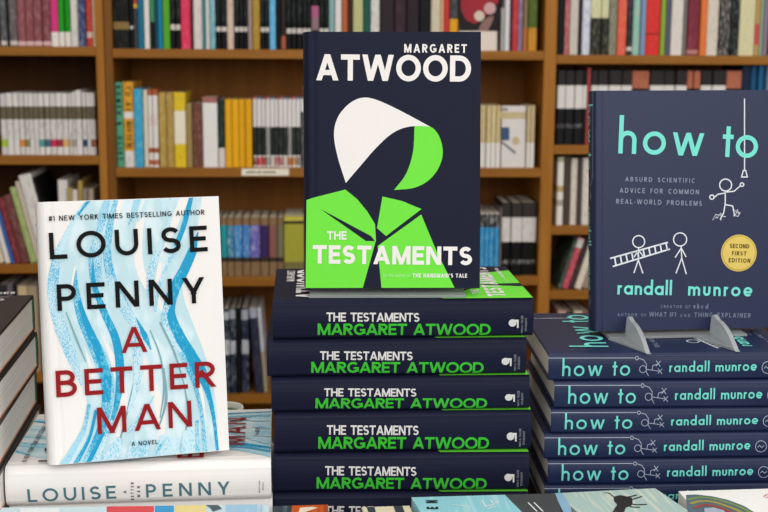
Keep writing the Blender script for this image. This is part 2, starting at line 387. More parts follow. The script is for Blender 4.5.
board('side_panel', bkA, UL0-.02, UL0, 0, DEP, 0, TOP, WOODZ); board('side_panel', bkA, UA, UA2, -.002, DEP, 0, TOP, WOODZ)
for z in SH_L: board('shelf', bkA, UL0, UA, 0, DEP-.008, z-.0195, z, WOODX)
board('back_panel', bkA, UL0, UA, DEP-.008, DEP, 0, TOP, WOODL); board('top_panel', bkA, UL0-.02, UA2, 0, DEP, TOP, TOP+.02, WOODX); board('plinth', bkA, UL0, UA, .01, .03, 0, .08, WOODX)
bkB = empty('bookcase', 'wide oak bookcase behind the stacks with two bays of books', 'bookcase', BM)
board('side_panel', bkB, UA2+.0005, UB, .004, DEP, 0, TOP, WOODZ2); board('divider', bkB, UD0, UD1, 0, DEP, 0, TOP, WOODZ); board('side_panel', bkB, UR1, UR1+.02, 0, DEP, 0, TOP, WOODZ)
for z in SH_M: board('shelf', bkB, UB, UD0, 0, DEP-.008, z-.0195, z, WOODX)
for z in SH_R: board('shelf', bkB, UD1, UR1, 0, DEP-.008, z-.0195, z, WOODX)
board('back_panel', bkB, UB, UR1, DEP-.008, DEP, 0, TOP, WOODB); board('top_panel', bkB, UA2+.0005, UR1+.02, 0, DEP, TOP, TOP+.02, WOODX); board('plinth', bkB, UB, UR1, .01, .03, 0, .08, WOODX)
# pale shelf standards beside the left upright of the wide bookcase
for px in (114, 120.8):
    u = bc(px, 70, .25)[0]; z0 = SH_M[1]; z1 = SH_M[0]-.0195
    bm = bmesh.new(); box(bm, u-.0035, u+.0035, .255, .2618, z0, z1); link('shelf_standard', mesh_from('shelf_standard', bm, mat('#b9b2a8', .4)), bkB)

ORD = ['first','second','third','fourth','fifth','sixth','seventh','eighth','ninth','tenth','eleventh','twelfth','thirteenth','fourteenth','fifteenth','sixteenth','seventeenth','eighteenth','nineteenth','twentieth','twenty-first','twenty-second','twenty-third','twenty-fourth','twenty-fifth','twenty-sixth','twenty-seventh','twenty-eighth','twenty-ninth','thirtieth','thirty-first','thirty-second','thirty-third','thirty-fourth','thirty-fifth','thirty-sixth','thirty-seventh','thirty-eighth','thirty-ninth','fortieth']
def shelf_book(u0, u1, zs, h, dv, D, mats, cuts, label, group, lean=0, kind='paperback_book'):
    """upright book on a shelf; cuts = [(z, material index)...] from the bottom"""
    w = (u1-u0)-.0004; t = min(.0016, w*.16); r = min(.0035, w*.32)
    M = BM @ Matrix.Translation(((u0+u1)/2, dv, zs+.0002))
    if lean:
        s = 1 if lean > 0 else -1
        M = BM @ Matrix.Translation((u1 if s > 0 else u0, dv, zs+.0002)) @ Matrix.Rotation(lean, 4, 'Y') @ Matrix.Translation((-s*w/2, 0, 0))
    root = empty(kind, label, 'book', M, group)
    pts = [(-w/2, D)]+[(-w/2+r-r*cos(radians(a)), r*.7-r*.7*sin(radians(a))) for a in (0, 30, 60, 90)]+[(w/2-r+r*sin(radians(a)), r*.7-r*.7*cos(radians(a))) for a in (0, 30, 60, 90)]+[(w/2, D), (w/2-t, D), (w/2-t, t*1.5), (-w/2+t, t*1.5), (-w/2+t, D)]
    zz = [0]+[c[0] for c in cuts[1:]]+[h]
    bm = bmesh.new(); extrude_outline(bm, pts, lambda p, q, c: Vector((p, q, c)), zz, [c[1] for c in cuts])
    link('cover', mesh_from('cover', bm, mats), root)
    bm = bmesh.new(); box(bm, -w/2+t, w/2-t, t*1.5, D-.003, .0015, h-.002); link('page_block', mesh_from('page_block', bm, PAGEX), root)
    return root
def row(shelf_z, base_px, where, group, items, D=.15, kind='paperback_book', start=0, total_from='left'):
    """items: (x0, x1, top_px|None, look, colour|(colour, ink), [(y0, y1, colour|(colour,ink))...], lean_deg)"""
    n = 0
    for it in items:
        x0, x1, top, look, col = it[:5]; bands = it[5] if len(it) > 5 else []; lean = radians(it[6]) if len(it) > 6 else 0
        dv = .012+random.random()*.010; yb = base_px(.5*(x0+x1)) if callable(base_px) else base_px
        ym = yb if lean else .5*(yb+(top if top is not None else 0)); u0 = bc(x0, ym, .016)[0]; u1 = bc(x1, ym, .016)[0]
        zt = bc(x0, top, dv)[1] if top is not None else shelf_z+random.uniform(.215, .25)
        h = (zt-shelf_z)/(cos(lean) if lean else 1)
        mats = []; 
        def mi(c):
            m = ink(*c) if isinstance(c, tuple) else mat(c, .5, .05, 40)
            if m not in mats: mats.append(m)
            return mats.index(m)
        b0 = mi(col); segs = []
        for y0, y1, c in bands:
            za, zb = bc(x0, y1, dv)[1]-shelf_z, bc(x0, y0, dv)[1]-shelf_z; segs.append((max(.0, za), min(h, zb), mi(c)))
        segs.sort(); cuts = []; z = 0
        for za, zb, m in segs:
            if za > z+.0005: cuts.append((z, b0)); z = za
            cuts.append((z, m)); z = zb
        if z < h-.0005: cuts.append((z, b0))
        cuts[0] = (0, cuts[0][1])
        n += 1
        yield shelf_book(u0, u1, shelf_z, h, dv, D+random.uniform(-.01, .01), mats, cuts, '%s, %s from left, %s' % (look, ORD[start+n-1], where), group, lean, kind)
def fill(*a, **k): return list(row(*a, **k))
W_ = '#e4e0da'; GY = ('#d9d6d2', '#8a8a8a')
# --- left bookcase, upper shelf
fill(SH_L[0], 46.5, 'left case upper shelf', 'books on the upper shelf of the left bookcase', [
 (0,6.6,None,'charcoal spine with a white foot dot',('#54575b','#9a9a9a'),[(41,45,'#cfcac6')]),
 (7,9,None,'thin black spine','#20201f'),
 (9.4,16.8,None,'grey-brown spine with a white foot dot',('#645d5d','#a8a0a0'),[(41,45,'#cfc6c2')]),
 (17,25,None,'dusty mauve spine with pale foot dot',('#8c5054','#b98a90'),[(41.5,45.5,'#d8b4b4')]),
 (25.2,33.2,None,'dusty mauve spine with pale foot dot',('#8a4c50','#b98a90'),[(41.5,45.5,'#d8b4b4')]),
 (33.5,41.6,None,'dusty mauve spine with pale foot dot',('#854a4e','#b98a90'),[(41.5,45.5,'#d8b4b4')]),
 (42,50.6,None,'dusty mauve spine with pale foot dot',('#80464a','#b98a90'),[(41.5,45.5,'#d8b4b4')]),
 (51,58.4,None,'magenta spine with white foot','#d53a80',[(32,46.6,W_)]),
 (58.7,64,None,'bright green spine with white foot','#1f9c1f',[(32,46.6,W_)]),
 (64.2,69.8,None,'bright green spine with white foot','#1c931c',[(32,46.6,W_)]),
 (70.3,78,None,'white spine with faint print',('#dcd8d0','#a8a49c')),
 (78.4,85.6,None,'navy spine with pale print',('#3a426c','#b8c0d8')),
 (86,92,None,'red spine with white foot mark',('#cf4038','#e8a090'),[(32,38,'#e8c8c0')]),
 (92.3,95.5,None,'thin cream spine','#dcc9a4')], D=.17, kind='hardcover_book')
# --- left bookcase, second shelf: white series with olive band
x = 0.2; items = []
sq = ['#a8c63a',None,None,'#d88a4a','#8a8a5a',None,None,'#5a9a98','#4a6a88','#c8305a','#a83048','#d8b070','#bcae9a','#a8a098',None,'#2a4a68',None,'#8a5a50','#b86a50']
tp = [94,93.3,93.3,93.3,93.6,93.6,93.6,93.6,93.6,93.5,93.2,93.6,93.4,92,90.5,92.5,93,93,93]
xs_ = [0,7,13,18.7,24,29.3,34,39,44.2,49.6,56,62,68,72.5,76.2,82,86.6,90.6,93.6,95.7]
for i in range(19):
    b = [(106.5,119.5,('#6e6450','#40382c')),(119.5,139.5,GY)]
    if sq[i]: b.append((139.5,147,sq[i]))
    items.append((xs_[i], xs_[i+1]-.25, tp[i], 'white spine with olive band'+(' and coloured square' if sq[i] else ''), '#dddad6' if i % 3 else '#cfccca', b))
fill(SH_L[1], 155.6, 'left case second shelf', 'white banded series on the second shelf of the left bookcase', items, D=.13)
# --- left bookcase, third shelf: leaning books
fill(SH_L[2], 264.5, 'left case third shelf', 'leaning books on the third shelf of the left bookcase', [
 (-2,5,228,'slanted cream spine','#d8ccb4',[],-13),
 (6,11,214,'slanted white spine','#dfdcd8',[],-13),
 (11.4,15,212,'slanted blue spine','#3a62a8',[],-13),
 (15.3,22,199,'slanted dark red spine',('#7d2f38','#b86a60'),[],-13),
 (22.3,30,196,'slanted brown spine',('#6a3c3a','#a07868'),[],-13),
 (30.3,36.5,188,'slanted pale green spine',('#a8b878','#5a7a3a'),[],-13),
 (36.8,42,182,'slanted beige spine','#cfc0b0',[],-13),
 (42.3,55,176,'thick slanted white spine',('#dedad4','#9a9a98'),[],-13),
 (55.4,58,178,'slanted black spine','#1d1c1c',[],-13)], D=.16)
fill(SH_L[2], 264.5, 'left case third shelf', 'small books on the third shelf of the left bookcase', [
 (58.4,68,180,'white spine','#dedad4'),(68.4,73,188,'olive spine','#a89a5a'),(73.3,78.5,190,'pale pink spine','#dccfca'),(78.8,83.2,181,'tall mustard spine','#b09850'),
 (83.6,88.5,189,'grey-brown spine',('#8f8478','#605850')),(88.8,94.6,189,'beige spine',('#a89a8a','#706458'))], D=.15, start=9)
# --- left bookcase, fourth shelf: tops of two book blocks
fill(SH_L[3], 374, 'left case fourth shelf', 'books on the fourth shelf of the left bookcase', [
 (-1,8,285,'dark grey spine','#2c2b2e'),(8.3,14,284,'mauve-grey spine','#6a5f6c'),(14.3,18,286,'black spine','#181818'),(18.4,28,286,'cream spine','#cdb98e'),(28.3,38,286,'beige spine','#a8957a')], D=.15)
# --- wide bookcase, left bay, upper shelf
B1 = lambda x: 48+(x-112)*.0092
BK = '#0d0e10'
pen = lambda a, b, y0, y1: (a, b, None, 'black spine with white band', BK, [(y0, y1, '#cfc8c0'),(-60,y0-6,('#121617','#4c5852'))])
top_m = [
 (112.8,129,None,'thick black spine with gold band',('#0e1011','#3a3830'),[(22,29.5,'#8a7040')]),
 (129.4,133.6,None,'black spine with white dot','#0d0e10',[(26,29,'#c8c8c8')]),
 (133.9,137.6,None,'dark spine with yellow and red top','#3f4348',[(4,8,'#d8b030'),(-40,4,'#b04038')]),
 (138,144,None,'petrol blue spine','#1d6e8c'),(144.2,149.4,None,'white spine','#e2dfda'),
 (149.7,154.6,None,'black spine with green top','#141a18',[(-50,22,'#3f9468')]),
 (154.9,157.9,None,'thin dark teal spine','#1c4858'),(158.2,162.2,None,'blue spine','#1a82aa'),(162.5,170,None,'grass green spine','#5aa62c'),
 pen(170.3,175,24.5,30),pen(175.2,180,24.5,30),
 (180.4,190.6,None,'pink-red spine with dark mark',('#de3559','#e87890'),[]),(190.9,192.6,None,'thin maroon spine','#5a2030'),
 (193,202.6,None,'thick white spine',('#e0d8d4','#b8b0ac')),(203,205,None,'thin teal spine','#2f8890'),(205.3,209.6,None,'white spine','#d8d6d2'),(209.9,215,None,'pale teal spine',('#6fb2bf','#d8e8e8')),
 pen(215.3,220.3,27,31.5),pen(220.6,226.8,27,31.5),
 (227,234,None,'beige pink spine',('#d8c2ae','#a07058')),
 pen(234.3,238.8,27,31.8),pen(239,243.2,27,31.8),pen(243.5,247.6,27,31.8),
 (248,252.2,None,'grey-pink spine','#a08a82'),(252.6,259.8,None,'ochre spine',('#ab8630','#c8a860')),
 pen(260,264.6,27.5,32),pen(264.8,269,27.5,32),
 (269.4,275.6,None,'sky blue spine',('#62b2dc','#a8d8f0')),(276,280.6,None,'black spine','#0d0e10'),(280.9,285.8,None,'black spine with brick red foot','#2a2422',[(36,49,'#a45844')]),
 pen(286.2,291.2,28.5,33.5),pen(291.5,296.6,28.5,33.5),pen(296.9,302,28.5,33.5),pen(302.3,307.3,28.5,33.5)]
fill(SH_M[0], B1, 'middle bay upper shelf', 'books on the upper shelf of the middle bay', top_m, D=.16, kind='hardcover_book')
top_m2 = [
 pen(307.6,311,28.5,33.5),(311.3,319,None,'dark spine with pink blot','#121114',[(6,18,'#a85c80'),(18,30,'#8a7078')]),pen(319.3,324,28.5,33.5),pen(324.3,328.6,28.5,33.5),
 (329,334.8,None,'pale teal spine','#86aeb0'),(335,341.4,None,'white spine','#dedad6'),(341.7,347.6,None,'rust orange spine','#b2603c'),(347.9,352.6,None,'dark brown spine','#3a2820'),
 (353,363,None,'pale green spine','#b8bb84'),(363.3,370.4,None,'bottle green spine','#1c584a'),(370.7,379.6,None,'white spine with grey print',('#d8d6d0','#8a8a8a')),
 (380,394,None,'thick aubergine spine','#2c2028'),(394.4,406,None,'thick aubergine spine with pink print',('#33242c','#5a3a44')),(406.4,419,None,'thick aubergine spine','#2a1e26'),
 (419.4,430.6,None,'black spine','#0e0f10'),(431,440.4,None,'cream spine',('#cfc4ae','#a89a84')),(440.7,443.9,None,'peach spine','#d8a47a'),(444.2,449.4,None,'red spine','#c4383a'),
 (449.7,458,None,'charcoal spine with yellow foot',('#3a3c3e','#7a7c7e'),[(19,51,'#dc9c22')])]
fill(SH_M[0], B1, 'upper shelf above the standing navy novel', 'books on the upper shelf of the middle bay', top_m2, D=.16, kind='hardcover_book')
fill(SH_M[0], B1, 'upper shelf past the face-out book', 'books on the upper shelf of the middle bay', [
 (501.3,504.6,8,'grey spine','#aaa6a2'),(505,509.8,None,'white spine','#d6d6d8'),(510.1,512,None,'thin purple spine','#4a3048'),(512.3,518,None,'red spine',('#b8363c','#d87068')),(518.3,523.2,None,'mauve spine',('#8a7290','#c0b0c8')),
 (523.6,527.6,None,'brown spine with orange foot','#8a7450',[(28,52,'#b8703a')]),(528,537,None,'olive spine with ochre foot',('#4c6024','#6a7a3a'),[(28,52,('#c68a2c','#8a5a20'))])], D=.16, kind='hardcover_book')
# face-out book with red, black and white cover
def face_out(x0, x1, y0, y1, base_z, lbl, polys, mats, dv=.03, lean=radians(1.5), thick=.018, base_px=None):
    u0, z0 = bc(x0, y1, dv); u1, z1 = bc(x1, y0, dv)
    w = u1-u0; h = z1-base_z
    M = BM @ Matrix.Translation((u0, dv, base_z+.0002)) @ Matrix.Rotation(-lean, 4, 'X')
    root = empty('hardcover_book', lbl, 'book', M, 'face-out books in the middle bay')
    bm = bmesh.new(); box(bm, 0, w, 0, .0015, 0, h); box(bm, 0, w, thick-.0015, thick, 0, h); box(bm, 0, .0015, .0015, thick-.0015, 0, h)
    link('cover', mesh_from('cover', bm, mats[0]), root)
    bm = bmesh.new(); box(bm, .0015, w-.003, .0015, thick-.0015, .002, h-.003); link('page_block', mesh_from('page_block', bm, PAGEX), root)
    fn = lambda px, py: (bc(px, py, dv)[0]-u0, (bc(px, py, dv)[1]-base_z)/cos(lean))
    lay = [([[fn(*p) for p in pl]], mi, .0003+.0002*i) for i, (pl, mi) in enumerate(polys)]
    print_mesh('cover_art', lay, lambda a, b, lift: Vector((a, -lift, b)), mats, root)
    return root
face_out(458.6, 499, -50, 48.5, SH_M[0], 'face-out book with red and black picture over a white strip', [
 ([(459,-40),(459,31),(499,31),(499,-40)], 1), ([(461,-40),(461,10),(466,20),(475,24),(484,18),(492,8),(499,2),(499,-40)], 2),
 (circ(479.5,16,5.2,14), 3), (circ(490,8.5,6,14), 4), ([(478,31),(482,22),(488,17),(494,16),(492,24),(490,31)], 5), ([(488,31),(494,18),(499,16),(499,31)], 1)],
 [mat('#dcd2c6'), mat('#231d1f'), mat('#9c2c36'), mat('#cfc4b4'), mat('#c8a0a0'), mat('#8a6a66')])
# --- wide bookcase, left bay, second shelf
OY = ('#c8a04a', '#e8d8a8')
it2 = [
 (115.6,123,82.5,'mint green spine with dark capitals','#58a482'),
 (123.3,133.8,82,'orange-yellow spine with white blocks',('#e3a431','#8a5a20'),[(112,118.5,W_),(151,167,('#e4e0da','#8a8080'))]),
 (134.2,143,89,'sky blue spine',('#3ba2c8','#8ad0e8')),
 (143.3,147.6,90,'cream spine','#e2d6c0'),
 (147.9,152.6,89.5,'white spine with rust blots',W_,[(88,95.5,'#b0603c'),(113,126,('#e4dcd6','#c07858')),(148,153,'#a85a34'),(160,165,'#b86a48')]),
 (152.9,158,89.5,'white spine with rust blots',W_,[(88,95.5,'#b0603c'),(113,126,('#e4dcd6','#c07858')),(148,153,'#a85a34'),(160,165,'#b86a48')]),
 (158.8,166.4,92.5,'tan spine',('#b4964a','#d8c488')),(166.7,173.6,92.5,'tan spine',('#b0904a','#cdb878')),
 (174,185.8,92.5,'yellow spine with cream panel',('#e4c42c','#b89818'),[(111,144,'#ece4cc')]),
 (186.2,192.4,103.5,'small tan spine',('#a08a54','#8a5a3a')),(192.8,202.2,103,'small brown spine',('#6a4034','#a88070')),
 (202.6,217.6,97,'thick white spine with brown top','#e8e5e2',[(96,103,('#a87068','#6a4038'))]),
 (218.2,224.6,99,'black spine with pale foot',('#20302a','#5a6a60'),[(148,168,'#d8d0cc')]),
 (225,231.6,99.5,'golden yellow spine',('#e6ac1c','#d89a10')),(231.8,238.6,99.5,'golden yellow spine',('#e8b020','#d89a10')),(238.8,245.4,99.5,'golden yellow spine',('#e4aa1c','#d89a10')),(245.6,252,99.5,'golden yellow spine',('#e2a81c','#d89a10'))]
r2 = fill(SH_M[1], 168.2, 'middle bay second shelf', 'books on the second shelf of the middle bay', it2, D=.13)
reds = ['#8a3a3a','#c83a40','#c05048','#9a9a9a','#cfc8c4','#c06a6a','#b05a60','#cfc4b8','#b8703a','#c08a50','#8a8078']
it3 = []
for i in range(11):
    a = 253+i*4.32
    it3.append((a, a+4.1, 97.6+(i % 3)*.5, 'white spine with dark band', '#e0dddb', [(127,155.5,('#262b28','#525852') if i not in (3,8) else ('#9a9a98','#60645e')),(157,165.5,(reds[i],'#e0d8d4')),(96,99.5,['#c87070','#8a9ab0','#b08a90'][i % 3])]))
it3.append((300.6,306,99,'white spine with charcoal lower half','#e0dddb',[(112,168,('#4a484e','#8a888e'))]))
fill(SH_M[1], 168.2, 'shelf above paper label', 'white banded series on the second shelf of the middle bay', it3, D=.13)
fill(SH_M[1], 168.2, 'shelf right of standing navy novel', 'cream and white series on the second shelf of the middle bay', [
 (476.6,481.2,105,'cream spine with white foot','#cdb98c',[(143,168,W_)]),(481.5,486,105.5,'cream spine with white foot',('#d4c496','#a89048'),[(143,168,W_)]),(486.3,490.8,105.5,'cream spine with white foot',('#d0be90','#a89048'),[(143,168,W_)]),(491.1,495.6,105.5,'cream spine with white foot',('#d4c496','#a89048'),[(143,168,W_)]),(495.9,500.4,105.5,'cream spine with white foot',('#cdb98c','#a89048'),[(143,168,W_)]),
 (526.8,530,106,'white spine with cream top',W_,[(104,143,'#c9b78c')]),(530.3,534.6,105.5,'white spine with cream top',W_,[(104,143,'#c4b088')])], D=.13)
face_out(501, 526.4, 106, 168, SH_M[1], 'face-out white magazine with a small dark blue square', [
 ([(501,112),(501,119),(526,119),(526,112)], 1), ([(501.5,127.5),(501.5,140.5),(509.5,140.5),(509.5,127.5)], 2), (circ(516,141,4,12), 1), ([(501.5,143),(502.5,141.5),(516,152),(515,154)], 3), ([(503,108.5),(503,110.5),(508,110.5),(508,108.5)], 3)],
 [mat('#dad5d2'), mat('#c4b48c'), mat('#3f5878'), mat('#6a6c70')], dv=.02, lean=radians(2), thick=.008)
# --- wide bookcase, left bay, third shelf
it4 = []
for a, b, nm, c in ((216,221,'teal','#2a9c9c'),(221.3,227,'sea green','#2b9aa2'),(227.3,234,'steel blue','#3a86a8'),(234.3,242,'azure','#3a8ccc'),(242.3,250,'blue','#3a80c4'),(250.3,260,'violet','#6c62b6'),(260.3,268.6,'deep purple','#3a2a5a'),(269,277,'brick pink','#8c5c52'),(277.3,283.6,'olive grey','#7a7658')):
    it4.append((a, b, 217.5, 'tan spine with %s panel' % nm, ('#8c7050','#5a4630'), [(225.5,257.5,(c,'#e0e4ea') if nm in ('steel blue','azure','blue','violet') else c),(257.5,262,'#3a3028')]))
it4.append((284,304,216,'thick yellow-green spine',('#a4a438','#b8a850'),[(217,221,'#c8bc50'),(221,224,'#2a2c1c'),(262,278,'#7a7040')]))
fill(SH_M[2], 277.3, 'middle bay third shelf', 'books on the third shelf of the middle bay', it4, D=.13)
it5 = []
for i, a in enumerate((480,484.8,489.5,494.4)):
    it5.append((a, a+4.5, 212.6, 'blue spine with striped grey top', ('#3a96cc','#9ad0ec'), [(211,214.5,'#b8b0a8'),(214.5,227.5,('#3c3c3e','#d8d8d8'))]))
it5.append((499.4,501.2,208,'thin grey-brown spine','#7a7068'))
for a, b in ((501.6,510.6),(511,521.4),(521.8,536.4)):
    it5.append((a, b, 202.5, 'black spine with white band', '#0f0e0e', [(202,217.5,'#35312e'),(217.5,242,('#dad6d2','#b0aca8')),(260,264,('#3a3a3a','#d0d0d0'))]))
fill(SH_M[2], 277.3, 'third shelf right of standing navy novel', 'books at the right end of the middle third shelf', it5, D=.14)
# --- wide bookcase, left bay, fourth shelf
fill(SH_M[3], 394.6, 'middle bay fourth shelf', 'dark books on the fourth shelf of the middle bay', [
 (213,223,310,'navy spine with white patches',('#222838','#8a929c')),(223.3,229.6,309,'navy spine with white patches',('#222a3a','#a8b0b8'),[(312,320,'#b8bcc4'),(340,355,('#c8ccd2','#5a6070'))]),(230,235.8,309,'navy spine with white patches',('#20283a','#a8b0b8'),[(310,319,'#a8b0bc'),(341,354,('#c4c8d0','#5a6070'))]),
 (236.4,241,308,'black spine','#131519'),(241.4,248.6,308,'navy spine with white patch',('#262c40','#8a90a0'),[(310,320,'#aab0bc'),(340,354,'#b8bcc4')]),
 (256,263.5,309,'slanted navy spine with grey top',('#2c3044','#5a6070'),[(309,318,'#a8aebc')],-4),(264,267.6,308,'slanted pale grey spine',('#c8ccd8','#a0a0a0'),[(352,394,'#a89c84')],-4)], D=.15)
# --- wide bookcase, right bay, upper shelf
B2 = lambda x: 53.2+(x-557)*.021
MO = ('#b8b49a', '#3a3a38')
top_r = [
 (557.6,564.4,None,'black spine','#111112'),(564.7,569.8,None,'dusty pink spine',('#b05c62','#e0b0b0')),(570,578.8,None,'cream spine',('#cbc5ba','#a8a298')),(579,581.6,None,'thin black spine','#2a2a2c'),
 (582,590,None,'white and blue patterned spine',('#d4d8e2','#4a70b8')),(590.4,601.2,None,'black spine with pale yellow top',('#22241f','#8a8a70'),[(-60,18,('#d4d2a8','#8a9070'))]),(601.6,609,None,'black spine with pale yellow top',('#22241f','#9a9a80'),[(-60,18,('#d4d2a8','#8a9070'))]),
 (609.3,617,None,'mottled grey-green spine',('#8a8c78','#2a2a28')),(617.4,626.4,None,'salmon red spine',('#de6048','#e88a70')),(626.8,632.6,None,'black spine with white dot',('#27242a','#6a6070'),[(47,51,'#c8c4c0')]),(633,640.4,None,'mint spine',('#8fc2b0','#d8c0b8')),(640.7,645.6,None,'grey-blue spine','#7c96b8'),
 (646,660.6,None,'thick red spine',('#d6322e','#e05048'),[(33,35,'#a02820')]),(661,666,None,'lime green spine','#8aa83c'),(666.3,670.6,None,'slate spine','#565c70'),(671,682.6,None,'thick white spine',('#dcd5ce','#c0b8b0')),(683,687.6,None,'grey spine','#75706c'),
 (688,699.6,None,'thick maroon spine with pale foot dot',('#7a2c3c','#94505c'),[(50,54,'#b88080')]),(700,706.6,None,'orange spine',('#de7638','#e89060')),(707,718.6,None,'thick cream spine',('#d8cfc2','#b0a484')),(719,729.6,None,'mottled black and white spine',('#3c3836','#d0ccc6')),(730,738.6,None,'black spine',('#0f0f10','#7a8a8a')),
 (739,754.6,None,'thick pale yellow spine',('#d7d1a6','#c0b88c')),(755,760,None,'ochre spine with red middle','#b8965a',[(24,45,'#c85050')]),(760.3,763.8,None,'grey-green spine','#8aa48a'),(764.2,768.6,None,'mauve grey spine','#8a7a90')]
fill(SH_R[0], B2, 'right bay upper shelf', 'books on the upper shelf of the right bay', top_r, D=.16, kind='hardcover_book')
# --- right bay, second shelf
def br(a, b): return (a, b, 70.5, 'black spine with white band', '#151416', [(69,85.5,('#2c2828','#1a1818')),(85.5,108.5,'#dad7d4'),(124,128,('#3a3a3c','#a0a0a0'))])
def bo(a, b): return (a, b, 71, 'black spine with terracotta top', '#171413', [(70,88.5,('#b26a50','#8a4838'))])
fill(SH_R[1], 145.5, 'right bay second shelf', 'banded books on the second shelf of the right bay', [
 br(557,564.8),br(565.1,574),br(574.3,582.4),(582.7,586.2,70.5,'black spine with white band','#151416',[(85.5,108.5,'#dad7d4')]),(586.5,590.4,68,'thin red spine','#a84444'),
 br(590.8,597),br(597.3,607.6),br(608,620.6),br(621,631),bo(631.4,649),br(649.4,663.4),br(663.8,674.6),br(675,686),bo(686.4,692.6),bo(693,699.6),br(700,711),br(711.4,724.8),bo(725.2,740.6),
 (741,750,66,'dark navy spine','#16263e'),(750.4,756.4,66,'blue spine','#1c5078'),(756.7,761,66,'blue spine','#22608a'),(761.3,764.6,66,'navy spine','#153c60'),(765,769,66,'grey-blue spine','#70869a')], D=.15, kind='hardcover_book')
# --- right bay, third shelf
fill(SH_R[2], 226, 'right bay third shelf', 'books on the third shelf of the right bay', [
 (557,563.4,157.5,'white spine with olive bands',W_,[(158,162,'#a8b088'),(186,192,'#b8a070'),(200,206,'#a8a090')]),(563.8,570.4,157,'dark brown spine','#4a4036'),(570.8,577.6,158.5,'cream spine',('#dcd3c6','#a89a88')),(577.9,581.8,158,'dark brown spine','#4c443e'),(582.2,590,158,'white spine',('#ded7cc','#a09484')),(590.4,598,158,'grey spine','#8a8278')], D=.15)
fill(SH_R[3], 290.5, 'right bay fourth shelf', 'leaning books on the fourth shelf of the right bay', [
 (550.5,554,249,'slanted olive spine','#8a9450',[],17),(557.5,561,241,'slanted green spine',('#3c5048','#8a9a80'),[],17),(561.4,568,239,'slanted pink-red spine',('#c04c5c','#e0a0a8'),[(238,247,'#d8d4d0')],17),(568.4,573.4,242,'slanted charcoal spine',('#3c3034','#6a5a5c'),[],17),(573.8,580.6,242,'slanted cream spine','#ddd2c0',[],17),(581,588,240,'slanted taupe spine','#9a8c7c',[],17)][1:], D=.15)
fill(SH_R[4], 398, 'right bay fifth shelf', 'books on the fifth shelf of the right bay', [
 (557,566,310.5,'pale pink spine','#c8a494'),(566.4,572,312,'dark spine','#3a3230'),(572.4,581,311,'cream spine','#d0c4a8'),(581.4,590,312,'brick spine','#a05a48')], D=.15)
# printed titles on two spines of the middle second shelf
def spine_print(root, s, px, y0, y1, dv, capw, m, k='title_lettering', sw=.2):
    bx = [c for c in root.children if c.name.startswith('cover')][0]
    w = max(v.co.x for v in bx.data.vertices); h = max(v.co.z for v in bx.data.vertices)
    L0 = h*y0; L1 = h*y1
    pl = text_polys(s, L0-L1, sw, .75, capw, .4); pl = [[(v.y-capw/2, L0-v.x, v.z) for v in q] for q in pl]
    print_mesh(k, [(pl, 0, .0003)], lambda a, b, lift: Vector((a, -lift, b)), [m], root)
spine_print(r2[0], 'ROMEO & JULIET', 119, .96, .08, .02, .0105, mat('#06241a'), sw=.25)
spine_print(r2[1], 'TO BE', 128, .95, .66, .02, .011, mat('#5a4018')); spine_print(r2[1], 'NOT TO BE', 128, .54, .22, .02, .011, mat('#5a4018'))
# paper label on the shelf edge
u0, z1 = bc(241.5, 168.6, -.002); u1, z0 = bc(289, 175.6, -.002)
lab = empty('shelf_label', 'cream paper label stuck on shelf edge below the golden yellow spines', 'label', BM @ Matrix.Translation((u0, -.0022, z0)))
bm = bmesh.new(); box(bm, 0, u1-u0, 0, .0008, 0, z1-z0); link('paper', mesh_from('paper', bm, mat('#ece4d0')), lab)
pl = [[(a, .0055), (b, .0055), (b, .0095), (a, .0095)] for a, b in ((.010,.016),(.0168,.0215),(.0225,.030),(.0325,.036),(.0368,.043),(.0455,.052),(.0528,.060),(.061,.0665),(.068,.074))]
print_mesh("print", [(pl, 0, .0002)], lambda a, b, l: Vector((a, -l, b)), [mat('#6a6458')], lab)

# ============================================================ NAVY AND GREEN NOVELS (middle stack)
zt = ZC-.236; TA = .0372; LA = .242; WA = .1665
AYAW, ALEAN = .0105, .0962; AP = hit_z(305, 288.6, zt+.0034+TA*sin(ALEAN))
NAVY = mat('#181b30', .5, .06, 80, .1); GREEN = mat('#6fe03f', .45, .03); WHITE = mat('#ebe7e4', .5, .02); GREEN_SHADE = mat('#3dbb33', .45, .03); SILV = mat('#d4d2d0', .4, .03)  # spine green is the cover green with shade put into its colour
GRP = 'navy novels in the middle stack'
nav, jk, fn = hardcover('hardcover_book', LA, WA, TA, NAVY, PAGE, r=.0065, label='x', group=GRP)
cp = cover_px(AP, AYAW, ALEAN, .983)
C_ = lambda *pts: [cp(*p) for p in pts]
white_hood = smooth([(345.8,183),(338,158),(334,136),(337,119),(347,105.5),(360,98.2),(374,99),(396,108.5),(430,126.5)], 5)
white_hood += smooth([(430,126.5),(409,126.6),(392,133.5),(376,148),(362,164),(345.8,183)], 4)[1:-1]
cres = smooth([(414.5,125.6),(430,126.5),(439,136),(442.8,152),(439,167),(429,180),(414,187.8),(394,190)], 5)+smooth([(394,190),(406,174),(413,152),(414.5,125.6)], 4)[1:-1]
W0 = -.0
def edge_clip(P): return [(max(.0006, min(WA-.0008, v[0])), max(.0006, min(LA-.0006, v[1]))) for v in P]
gL = [(306.5,200),(314,197.5),(345.5,189.5),(357,199),(367,211),(375,224),(376,240),(370,262),(362.8,292),(304,292)]
gR = [(382.5,196.5),(402,201),(421.5,209),(386,236),(377,228)]
gR2 = [(421.2,214.5),(436,250),(454.5,292),(381.5,292),(379,262),(377.6,246)]
slitL = [(320.5,209),(371,236),(375,241),(366,241)]
dots = [([cp(*p) for p in white_hood], 0, .0002), ([cp(*p) for p in cres], 1, .0002)]
